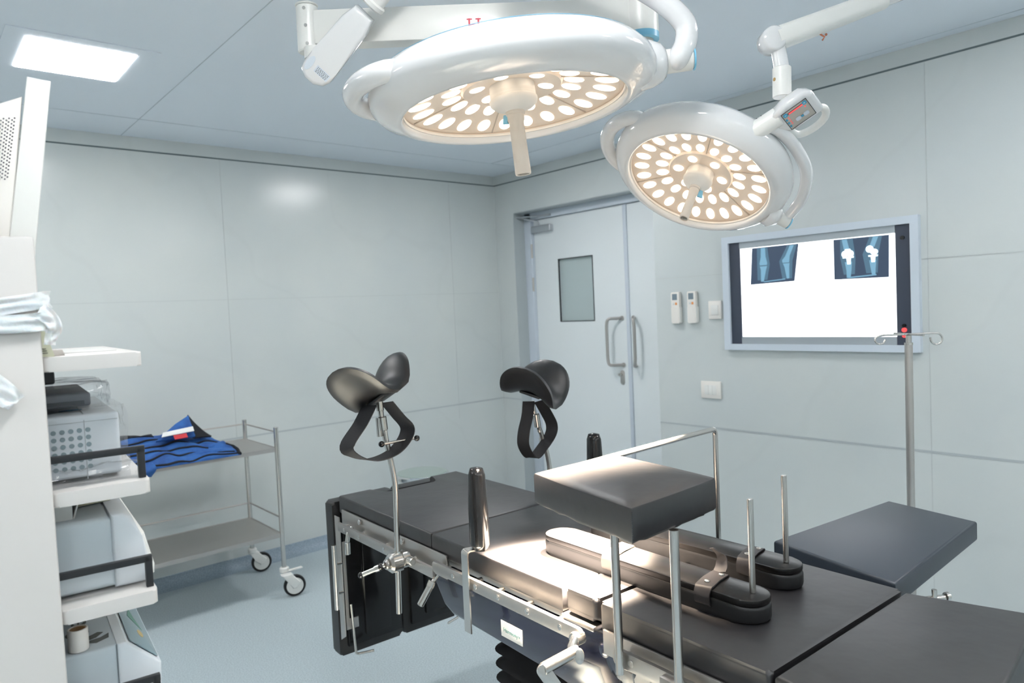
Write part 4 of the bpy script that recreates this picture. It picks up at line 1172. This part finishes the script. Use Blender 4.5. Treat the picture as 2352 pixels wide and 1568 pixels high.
# stepped crumpled mass: each layer ends in a wavy lip with black binding
NXc, NYc = 96, 60
LIPS = [(.04, .030), (.16, .030), (.29, .034), (.44, .028), (.60, .026)]
def lipv(k, u): return LIPS[k][0] + .045 * noise.noise(V((u * 4.5, k * 3.1, 1.7))) + .02 * math.sin(u * 8 + k * 2.3)
def cloth_pt(u, v):
    x = -3.13 + .72 * u; y = -.652 + .42 * v
    x += .02 * math.sin(v * 6)
    z = .836 + .006
    for k in range(len(LIPS)):
        t = (v - lipv(k, u)) / .045
        z += LIPS[k][1] * (1 / (1 + math.exp(-6 * (t - .5)))) * (.75 + .5 * noise.noise(V((u * 3, k * 2.0, 9))))
    z += .010 * noise.noise(V((u * 9, v * 7, 3))) + .007 * math.sin(u * 17 + v * 9 + 3 * noise.noise(V((u * 3, v * 3, 0))))
    e = min(1, (1 - u) / .20 + .05) ** .5 * min(1, max(0, 1 - v) / .12 + .02) ** .6
    if v < .05: y -= .010 * (1 - v / .05)
    return V((x, y, .836 + max(.003, (z - .836) * e)))
b = B()
G_ = [[b.verts.new(cloth_pt(i / NXc, j / NYc)) for j in range(NYc + 1)] for i in range(NXc + 1)]
L_ = [[b.verts.new(V((g.co.x, g.co.y, .8352))) for g in row] for row in G_]
for i in range(NXc):
    for j in range(NYc):
        b.faces.new([G_[i][j], G_[i + 1][j], G_[i + 1][j + 1], G_[i][j + 1]]); b.faces.new([L_[i][j], L_[i][j + 1], L_[i + 1][j + 1], L_[i + 1][j]])
    for j in (0, NYc): b.faces.new([G_[i][j], G_[i + 1][j], L_[i + 1][j], L_[i][j]])
for j in range(NYc):
    for i in (0, NXc): b.faces.new([G_[i][j], G_[i][j + 1], L_[i][j + 1], L_[i][j]])
obj('cloth', b, 'bcloth', apr, ang=75)
for k in range(len(LIPS)):
    pts_ = []
    a_, z_ = ((0, .985), (.10, .97), (.0, .80), (.25, .98), (.05, .7))[k]
    for q in range(41):
        u = a_ + (z_ - a_) * q / 40; v = lipv(k, u) + .008
        pts_.append(cloth_pt(u, v) + V((0, -.003, .001)))
    b = B(); tube(b, pts_, .0058, 8); obj('black_binding', b, 'kcloth', apr, ang=80)
b = B(); tube(b, [cloth_pt(.995, v / 20) + V((.003, 0, .004)) for v in range(0, 19)], .009, 8); obj('black_binding', b, 'kcloth', apr, ang=80)
b = B()
bk = [[cloth_pt(.0 + .55 * i / 24, .72 + .26 * j / 8) + V((0, 0, .008 + .006 * noise.noise(V((i * .4, j * .5, 2))))) for j in range(9)] for i in range(25)]
A = [[b.verts.new(p) for p in r] for r in bk]; Q = [[b.verts.new(p - V((0, 0, .010))) for p in r] for r in bk]
for i in range(24):
    for j in range(8):
        b.faces.new([A[i][j], A[i + 1][j], A[i + 1][j + 1], A[i][j + 1]]); b.faces.new([Q[i][j], Q[i][j + 1], Q[i + 1][j + 1], Q[i + 1][j]])
    for j in (0, 8): b.faces.new([A[i][j], A[i + 1][j], Q[i + 1][j], Q[i][j]])
for j in range(8):
    for i in (0, 24): b.faces.new([A[i][j], A[i][j + 1], Q[i][j + 1], Q[i][j]])
obj('black_lining', b, 'kcloth', apr, ang=80)
# soft rolled edge at the right end
for (pts, r) in (([(-2.64, -.50, .885), (-2.56, -.52, .882), (-2.48, -.50, .878), (-2.43, -.46, .876)], .017),
                 ([(-2.68, -.57, .862), (-2.60, -.585, .860), (-2.52, -.575, .858), (-2.47, -.555, .856)], .014)):
    b = B(); vs = tube(b, spline(pts, 8), r, 16); obj('rolled_edge', b, 'bcloth', apr, ang=80)
# flap hanging over the front edge of the shelf
b = B(); T = []
for i in range(25):
    u = i / 24; row = []
    for j in range(15):
        v = j / 14
        x = -3.08 + u * .24 + .012 * math.sin(v * 4) ; z = .868 - v * (.075 + .012 * math.sin(u * 6)) 
        y = -.645 - .012 * math.sin(math.pi * v) - .007 * math.sin(u * 14 + v * 3) - (.0 if v > .1 else 0)
        row.append((x, y, z))
    T.append(row)
for dy in (0,):
    A = [[b.verts.new((p[0], p[1], p[2])) for p in r] for r in T]
    Q = [[b.verts.new((p[0], p[1] - .010, p[2])) for p in r] for r in T]
    for i in range(24):
        for j in range(14):
            b.faces.new([A[i][j], A[i + 1][j], A[i + 1][j + 1], A[i][j + 1]]); b.faces.new([Q[i][j], Q[i][j + 1], Q[i + 1][j + 1], Q[i + 1][j]])
    for i in range(24):
        for j in (0, 14): b.faces.new([A[i][j], A[i + 1][j], Q[i + 1][j], Q[i][j]])
    for j in range(14):
        for i in (0, 24): b.faces.new([A[i][j], A[i][j + 1], Q[i][j + 1], Q[i][j]])
obj('hanging_flap', b, 'bcloth', apr, ang=70)
# raised collar flap
def patch(b, P4, th, n=8, bow=.01):
    a, c, d_, e = [V(p) for p in P4]
    nn = (c - a).cross(e - a).normalized()
    G = []
    for i in range(n + 1):
        row = []
        for j in range(n + 1):
            u, v = i / n, j / n
            p = (a * (1 - u) + c * u) * (1 - v) + (e * (1 - u) + d_ * u) * v + nn * (bow * math.sin(math.pi * u) * math.sin(math.pi * v))
            row.append(p)
        G.append(row)
    A = [[b.verts.new(p) for p in r] for r in G]; Q = [[b.verts.new(p - nn * th) for p in r] for r in G]
    for i in range(n):
        for j in range(n):
            b.faces.new([A[i][j], A[i + 1][j], A[i + 1][j + 1], A[i][j + 1]]); b.faces.new([Q[i][j], Q[i][j + 1], Q[i + 1][j + 1], Q[i + 1][j]])
    for i in range(n):
        for j in (0, n): b.faces.new([A[i][j], A[i + 1][j], Q[i + 1][j], Q[i][j]])
    for j in range(n):
        for i in (0, n): b.faces.new([A[i][j], A[i][j + 1], Q[i][j + 1], Q[i][j]])
b = B(); patch(b, [(-2.78, -.50, .950), (-2.585, -.50, .950), (-2.585, -.40, 1.050), (-2.66, -.42, 1.015)], .012); obj('collar', b, 'bcloth', apr, ang=70)
b = B(); patch(b, [(-2.59, -.49, .940), (-2.49, -.47, .930), (-2.535, -.40, .975), (-2.585, -.395, 1.054)], .012); obj('collar_binding', b, 'kcloth', apr, ang=70)
b = B(); patch(b, [(-2.755, -.512, .968), (-2.592, -.512, .978), (-2.592, -.492, 1.000), (-2.742, -.492, .988)], .004, bow=.002); obj('white_label', b, 'paper', apr)
b = B(); patch(b, [(-2.70, -.545, .952), (-2.635, -.545, .954), (-2.635, -.520, .972), (-2.70, -.520, .970)], .004, bow=.001); obj('red_label', b, 'red', apr)

# ------------------------------------------------------------------ stool behind the table
st = thing('round_stool', 'round chrome stool standing between the far wall and the table', 'stool', (-1.325, -.75, 0))
sx_, sy_, sz_ = -1.325, -.75, .555
SC = Matrix.Translation((sx_, sy_, 0))
b = B(); lathe(b, [(.150, sz_ - .012), (.158, sz_ - .004), (.150, sz_ + .002), (0, sz_ + .006)], SC, 48); obj('seat', b, mat('seat_grey_green', srgb(150, 165, 160), .3), st)
b = B(); lathe(b, [(.150, sz_ - .040), (.168, sz_ - .028), (.170, sz_ - .010), (.160, sz_ - .002), (.150, sz_ - .006)], SC, 56, True, False); obj('seat_rim', b, 'chrome', st)
b = B(); lathe(b, [(.035, .22), (.035, sz_ - .09), (.060, sz_ - .055), (.060, sz_ - .038)], SC, 32); obj('column', b, 'chrome', st)
for k in range(5):
    a = 2 * math.pi * k / 5 + .3
    b = B(); tube(b, [(sx_, sy_, .24), (sx_ + .12 * math.cos(a), sy_ + .12 * math.sin(a), .16), (sx_ + .22 * math.cos(a), sy_ + .22 * math.sin(a), .015)], .012, 12, rad=.04); cyl(b, (sx_ + .22 * math.cos(a), sy_ + .22 * math.sin(a), 0), (sx_ + .22 * math.cos(a), sy_ + .22 * math.sin(a), .02), .016, 14)
    obj('leg', b, 'chrome', st)

# ================================================================== EQUIPMENT CART (left foreground)
EC = thing('equipment_cart', 'tall white equipment cart with protruding shelves at the left edge', 'cart', (-.31, .285, 0), CT)
b = B(); box(b, (-.385, .001, .88), (.492, .022, 1.63), bev=.004); obj('side_panel', b, 'cart', EC)
b = B(); box(b, (-.385, .576, .88), (.492, .022, 1.63), bev=.004); obj('side_panel', b, 'cart', EC)
b = B(); box(b, (-.60, .2885, .80), (.02, .55, 1.40), bev=.003); obj('back_panel', b, 'cart', EC)
for (z, rl) in ((1.507, False), (1.291, True), (1.101, True), (.891, True), (.55, False)):
    b = B(); box(b, (-.295, .2885, z - .0118), (.59, .553, .0235), bev=.0035, seg=3)
    x0_ = -.1395
    prism(b, rrect(x0_, 0, 0, .577, .008), z - .0235, z, None, bev=.003, seg=3)
    obj('shelf', b, 'cart', EC)
    if rl:
        for y in (.024, .553):
            b = B(); yy = y
            box(b, (-.29, yy, z + .0495), (.575, .011, .0112), bev=.001); box(b, (-.0085, yy, z + .027), (.0112, .011, .053), bev=.001); box(b, (-.57, yy, z + .027), (.0085, .010, .053), bev=.001)
            obj('guard_bar', b, 'powder', EC)
b = B(); box(b, (-.31, .2885, .09), (.60, .56, .05), bev=.008); obj('base', b, 'cart', EC)
for (x, y) in ((-.55, .05), (-.55, .52), (-.06, .05), (-.06, .52)):
    b = B(); cyl(b, (x, y - .012, .035), (x, y + .012, .035), .035, 24, .003); cyl(b, (x, y, .035), (x, y, .07), .010, 12); obj('castor', b, 'rubber', EC)
# monitor seen from its side
mo = thing('monitor', 'white monitor with perforated back, seen edge-on on top of the cart', 'monitor', (-.20, .28, 1.507), CT)
b = B(); prism(b, [(-.1305, 1.952), (-.0985, 1.949), (-.142, 1.636), (-.178, 1.64)], .03, .53, Matrix(((1, 0, 0, 0), (0, 0, 1, 0), (0, 1, 0, 0), (0, 0, 0, 1))), bev=.003); obj('bezel', b, 'white', mo)
b = B(); prism(b, [(-.1385, 1.921), (-.175, 1.902), (-.26, 1.86), (-.29, 1.70), (-.17, 1.66)], .034, .52, Matrix(((1, 0, 0, 0), (0, 0, 1, 0), (0, 1, 0, 0), (0, 0, 0, 1))), bev=.004); hs = obj('back_housing', b, 'warmwhite', mo)
b = B()
for i in range(11):
    for j in range(17):
        x = -.1505 - i * .0036 - j * .00095; z = 1.885 - j * .0058 - (i % 2) * .0029 + (-.0006) * i
        prism(b, ellipse(x, z, .00105, .00105, 8), .0330, .0338, Matrix(((1, 0, 0, 0), (0, 0, 1, 0), (0, 1, 0, 0), (0, 0, 0, 1))))
obj('vent_perforation', b, 'hole', hs, base=BASE[mo], smooth=False)
b = B(); box(b, (-.215, .28, 1.60), (.03, .07, .19), bev=.004); box(b, (-.22, .28, 1.514), (.16, .22, .013), bev=.004); obj('stand', b, 'white', mo)

# gauze tied round the cart panel
def gauze(name_pts, wd, seed, th=.0012, amp=.006, wdir=(0, 0, 1)):
    pts = spline(name_pts, 10); b = B(); n = len(pts); K = 12
    A, Q = [], []
    for i, p in enumerate(pts):
        t = (pts[min(i + 1, n - 1)] - pts[max(i - 1, 0)]).normalized()
        w0 = V(wdir[i * len(wdir) // n] if isinstance(wdir, list) else wdir); w_ = (w0 - t * w0.dot(t)).normalized(); nn = t.cross(w_)
        if nn.y > 0: nn = -nn
        ww = wd if not callable(wd) else wd(i / (n - 1))
        ra, rq = [], []
        for k in range(K + 1):
            s = k / K - .5
            f = amp * (1.3 * noise.noise(V((i * .10, k * .30, seed))) + .22 * math.sin(k * 1.1 + i * .10 + seed)) + amp * .9
            c = p + w_ * (s * ww) + nn * f
            ra.append(b.verts.new(c)); rq.append(b.verts.new(c + nn * th))
        A.append(ra); Q.append(rq)
    for i in range(n - 1):
        for k in range(K):
            b.faces.new([A[i][k], A[i + 1][k], A[i + 1][k + 1], A[i][k + 1]]); b.faces.new([Q[i][k], Q[i][k + 1], Q[i + 1][k + 1], Q[i + 1][k]])
        for k in (0, K): b.faces.new([A[i][k], A[i + 1][k], Q[i + 1][k], Q[i][k]])
    for i in (0, n - 1):
        for k in range(K): b.faces.new([A[i][k], A[i][k + 1], Q[i][k + 1], Q[i][k]])
    return b
gz = thing('gauze_tie', 'white gauze bandage knotted round the upper part of the cart panel', 'gauze', (-.14, -.02, 1.55), CT)
obj('gauze_band', gauze([(-.30, -.012, 1.575), (-.24, -.013, 1.578), (-.19, -.014, 1.588), (-.15, -.013, 1.594), (-.137, -.008, 1.597), (-.128, .004, 1.598), (-.127, .014, 1.599)], .026, 1.0, amp=.003), 'gauze', gz, ang=80)
obj('gauze_band', gauze([(-.30, -.013, 1.568), (-.24, -.014, 1.566), (-.19, -.016, 1.562), (-.155, -.015, 1.562), (-.137, -.012, 1.564), (-.129, .0, 1.563)], .028, 3.0, amp=.0035), 'gauze', gz, ang=80)
obj('gauze_end', gauze([(-.140, -.012, 1.578), (-.132, -.014, 1.574), (-.124, -.012, 1.563), (-.122, -.008, 1.550), (-.128, -.006, 1.538), (-.130, -.004, 1.528)], lambda t: .026 - .010 * t, 6.0, amp=.004, wdir=(.8, .1, .55)), 'gauze', gz, ang=80)
gz2 = thing('gauze_piece', 'loose end of white gauze hanging on the cart panel at the left edge', 'gauze', (-.19, -.015, 1.45), CT)
obj('gauze_sheet', gauze([(-.26, -.013, 1.50), (-.225, -.014, 1.483), (-.20, -.016, 1.465), (-.185, -.018, 1.450), (-.178, -.017, 1.442)], lambda t: .05 - .022 * t, 9.0, amp=.004, wdir=(.45, 0, .9)), 'gauze', gz2, ang=80)

# things on the top shelf
cd = thing('folded_card', 'pale green folded card with small print on the top shelf', 'card', (-.135, .03, 1.507), CT)
b = B(); prism(b, [(-.20, 1.5075), (-.1215, 1.5075), (-.1325, 1.548), (-.19, 1.548)], .022, .0228, Matrix(((1, 0, 0, 0), (0, 0, 1, 0), (0, 1, 0, 0), (0, 0, 0, 1)))); c1 = obj('front_leaf', b, 'paper_g', cd, smooth=False)
b = B(); prism(b, [(-.20, .0), (-.1215, .0), (-.1325, .045), (-.19, .045)], 0, .0008, Matrix.Translation((0, .060, 1.5075)) @ Matrix(((1, 0, 0, 0), (0, -.8, 0, 0), (0, .9, 1, 0), (0, 0, 0, 1)))); obj('back_leaf', b, 'paper_g', cd, smooth=False)
b = B()
for k in range(3): box(b, (-.1385 + .001 * k, .0215, 1.5205 - k * .0035), (.0115, .0006, .0010))
obj('small_print', b, 'ink', c1, base=BASE[cd], smooth=False)
fo = thing('small_box', 'small flat grey box beside the green card on the top shelf', 'box', (-.112, .07, 1.507), CT)
b = B(); prism(b, [(-.16, 1.5072), (-.106, 1.5072), (-.109, 1.5165), (-.16, 1.5165)], .05, .075, Matrix(((1, 0, 0, 0), (0, 0, 1, 0), (0, 1, 0, 0), (0, 0, 0, 1))), bev=.0008); obj('carton', b, mat('beige_grey', srgb(190, 186, 180), .6), fo)
ps = thing('white_sheet', 'white paper sheet lying flat on the top shelf', 'paper', (-.06, .30, 1.507), CT)
b = B(); box(b, (-.06, .30, 1.5078), (.08, .30, .0012)); obj('sheet', b, 'paper', ps, smooth=False)

# bagged devices on the second shelf
def bag(name, x0, x1, y0, y1, z0, z1, seed, parent, puff=.004, n=18):
    b = B()
    r = bmesh.ops.create_cube(b, size=1)
    bmesh.ops.subdivide_edges(b, edges=b.edges[:], cuts=n, use_grid_fill=True)
    for v in b.verts:
        c = v.co.copy()
        p = V((x0 + (c.x + .5) * (x1 - x0), y0 + (c.y + .5) * (y1 - y0), z0 + (c.z + .5) * (z1 - z0)))
        q = p * 60
        d_ = abs(noise.noise(q + V((seed, 0, 0)))) * puff + abs(noise.noise(q * .4 + V((0, seed, 0)))) * puff * 1.6
        nn = V((c.x if abs(abs(c.x) - .5) < 1e-4 else 0, c.y if abs(abs(c.y) - .5) < 1e-4 else 0, c.z if abs(abs(c.z) - .5) < 1e-4 else 0))
        if nn.length: p += nn.normalized() * d_
        v.co = p
    for v in b.verts: v.co.z = max(v.co.z, z0)
    return obj(name, b, 'bag', parent, ang=20)
d1 = thing('medical_device', 'white vented box device in a clear plastic bag on the second shelf', 'device', (-.20, .22, 1.291), CT)
b = B(); box(b, (-.215, .25, 1.351), (.365, .36, .107), bev=.006, seg=3)
for (x, y) in ((-.07, .10), (-.36, .10), (-.07, .40), (-.36, .40)): cyl(b, (x, y, 1.2915), (x, y, 1.300), .010, 14)
k1 = obj('case', b, 'device', d1)
b = B()
for i in range(7):
    for j in range(6): cyl(b, (-.155 + i * .0125 - .0, .0702, 1.378 - j * .0125), (-.155 + i * .0125, .0692, 1.378 - j * .0125), .0040, 14)
obj('vent_holes', b, mat('vent_shadow_grey', srgb(140, 158, 165), .7), k1, base=BASE[d1], smooth=False)
b = B(); box(b, (-.085, .0695, 1.345), (.0012, .001, .10)); box(b, (-.085, .25, 1.4049), (.0012, .35, .001)); box(b, (-.215, .0695, 1.392), (.36, .001, .0010)); obj('case_seam', b, 'seam', k1, base=BASE[d1], smooth=False)
b = B(); prism(b, ellipse(-.098, .16, .018, .008, 20), 1.4045, 1.4052); obj('blue_logo', b, 'keyblue', k1, base=BASE[d1], smooth=False)
bag('plastic_bag', -.405, -.024, .058, .445, 1.2925, 1.410, 3.0, d1, .005)
d2 = thing('medical_device', 'flat dark grey device in a clear plastic bag on the white vented one', 'device', (-.20, .20, 1.408), CT)
b = B(); box(b, (-.22, .22, 1.4275), (.30, .24, .024), bev=.005, seg=3); k2 = obj('case', b, mat('slate_grey_case', srgb(92, 96, 104), .45), d2)
b = B(); box(b, (-.215, .0995, 1.4225), (.27, .002, .007)); obj('dark_slot', b, 'dgrey', k2, smooth=False)
bag('plastic_bag', -.40, -.045, .085, .36, 1.4145, 1.450, 11.0, d2, .006)
d3 = thing('black_box', 'small black box lying under the top shelf on the bagged grey device', 'box', (-.20, .20, 1.456), CT)
b = B(); box(b, (-.20, .19, 1.4685), (.160, .16, .023), bev=.004); box(b, (-.20, .1095, 1.4685), (.15, .002, .016)); obj('case', b, 'powder', d3)
pl = thing('plastic_bag', 'crumpled empty clear plastic bag lying behind the black bar of the second shelf', 'plastic bag', (-.10, .05, 1.291), CT)
bag('bag_film', -.17, -.014, .031, .052, 1.2918, 1.310, 21.0, pl, .012, 14)

# third shelf: rounded device, carton and leaflet
d4 = thing('medical_device', 'light grey device with rounded white front on the third shelf', 'device', (-.22, .25, 1.101), CT)
XZ = Matrix(((1, 0, 0, 0), (0, 0, 1, 0), (0, 1, 0, 0), (0, 0, 0, 1)))
b = B(); prism(b, [(-.42, 1.106), (-.055, 1.106), (-.055, 1.222), (-.062, 1.228), (-.42, 1.228)], .050, .42, XZ, bev=.010, seg=4); obj('case', b, 'device2', d4)
b = B(); prism(b, [(-.058, 1.104), (-.004, 1.104), (.001, 1.125), (-.012, 1.185), (-.027, 1.224), (-.040, 1.231), (-.058, 1.231)], .046, .424, XZ, bev=.008, seg=4); obj('front_bezel', b, 'device', d4)
b = B(); prism(b, [(-.003, 1.108), (.006, 1.109), (.0075, 1.125), (-.006, 1.185), (-.014, 1.183), (-.002, 1.125)], .07, .40, XZ, bev=.002, seg=3); obj('front_cover', b, 'white', d4)
for (x, y) in ((-.04, .08), (-.38, .08), (-.04, .39), (-.38, .39)):
    b = B(); cyl(b, (x, y, 1.1012), (x, y, 1.108), .010, 14); obj('foot', b, 'rubber', d4)
bx4 = thing('open_carton', 'small white open carton standing on the third-shelf device', 'box', (-.135, .09, 1.228), CT)
b = B(); box(b, (-.150, .10, 1.2435), (.078, .055, .030), bev=.001); obj('carton', b, 'paper', bx4, smooth=False)
b = B(); prism(b, [(-.111, 1.2295), (-.101, 1.262), (-.099, 1.262), (-.1085, 1.2295)], .0725, .1275, XZ); obj('open_flap', b, 'paper', bx4, smooth=False)
lf_ = thing('leaflet', 'pale printed leaflet with a green mark lying on the third-shelf device', 'leaflet', (-.08, .20, 1.229), CT)
b = B(); prism(b, [(-.115, .15), (-.045, .165), (-.052, .34), (-.122, .33)], 1.2312, 1.2320); lp_ = obj('sheet', b, 'paper_g', lf_, smooth=False)
b = B()
for k in range(5): box(b, (-.098 + .011 * k, .245, 1.2324), (.003, .12 - .012 * k, .0004))
obj('printed_lines', b, 'ink', lp_, base=BASE[lf_], smooth=False)
b = B(); box(b, (-.09, .172, 1.2324), (.022, .010, .0004)); obj('green_mark', b, 'green', lp_, base=BASE[lf_], smooth=False)

# fourth shelf: sloped-front device
d5 = thing('medical_device', 'grey device with sloping blue-grey front panel on the lowest visible shelf', 'device', (-.2, .25, .891), CT)
b = B(); prism(b, [(-.42, .896), (-.062, .896), (-.062, 1.006), (-.42, 1.006)], .05, .40, XZ, bev=.006, seg=3); dk = obj('case', b, 'device2', d5)
b = B(); prism(b, [(-.062, .896), (.002, .896), (.004, .955), (-.048, 1.007), (-.062, 1.007)], .046, .405, XZ, bev=.004, seg=3); obj('front_bezel', b, 'device', d5)
fa = V((.0045, 0, .957)); fb = V((-.0465, 0, 1.0085)); fd = (fb - fa).normalized(); fn = V((-fd.z * -1, 0, fd.x * -1))
PM = Matrix(((0, fd.x, fn.x, fa.x), (1, 0, 0, 0), (0, fd.z, fn.z, fa.z), (0, 0, 0, 1)))
b = B(); prism(b, rrect(.058, .006, .392, (fb - fa).length - .006, .004), 0, .0012, PM, bev=.0004); fp_ = obj('front_panel', b, mat('blue_grey_panel', srgb(128, 150, 158), .3), d5)
b = B(); prism(b, ellipse(.14, .03, .018, .006, 16), .0012, .0018, PM); obj('orange_mark', b, mat('ochre_print', srgb(180, 160, 110), .6), fp_, base=BASE[d5], smooth=False)
b = B(); prism(b, [(.17, .02), (.23, .030), (.28, .034), (.22, .046)], .0012, .0018, PM); obj('green_mark', b, mat('dull_green', srgb(90, 130, 118), .6), fp_, base=BASE[d5], smooth=False)
b = text('Sneu', .052, Matrix(((0, -1, 0, -.112), (1, 0, 0, .182), (0, 0, 1, 1.0066), (0, 0, 0, 1)))); obj('lettering', b, mat('grey_print', srgb(84, 86, 84), .6), dk, base=BASE[d5], smooth=False)
b = B()
prism(b, [(-.108, .098), (-.088, .105), (-.076, .122), (-.084, .128), (-.104, .114)], 1.0063, 1.0070); prism(b, [(-.110, .094), (-.090, .080), (-.070, .092), (-.068, .112), (-.082, .100)], 1.0063, 1.0070)
obj('leaf_logo', b, mat('grey_print', srgb(84, 86, 84), .6), dk, base=BASE[d5], smooth=False)
tp_ = thing('tape_roll', 'small white adhesive tape roll standing on the lowest visible device', 'tape roll', (-.117, .070, 1.0065), CT)
b = B(); lathe(b, [(.0152, 0), (.0155, .001), (.0155, .036), (.0150, .037), (.0128, .037), (.0126, .035), (.0126, .0)], Matrix.Translation((-.1165, .070, 1.0068)), 36, False, False); obj('tape', b, 'warmwhite', tp_)
b = B(); lathe(b, [(.0124, .001), (.0124, .0355), (.0115, .0355), (.0115, .001)], Matrix.Translation((-.1165, .070, 1.0068)), 28, False, False); obj('core', b, 'card', tp_)
cb_ = thing('cardboard_box', 'brown cardboard box behind the lowest visible device', 'box', (-.15, .49, .891), CT)
b = B(); prism(b, [(-.30, .8915), (.004, .8915), (.004, .955), (-.046, 1.004), (-.30, 1.004)], .42, .545, XZ, bev=.001); obj('carton', b, 'card', cb_, smooth=False)
b = B(); box(b, (-.14, .4825, 1.0045), (.05, .12, .001)); obj('parcel_tape', b, 'handle_grey', cb_, smooth=False)
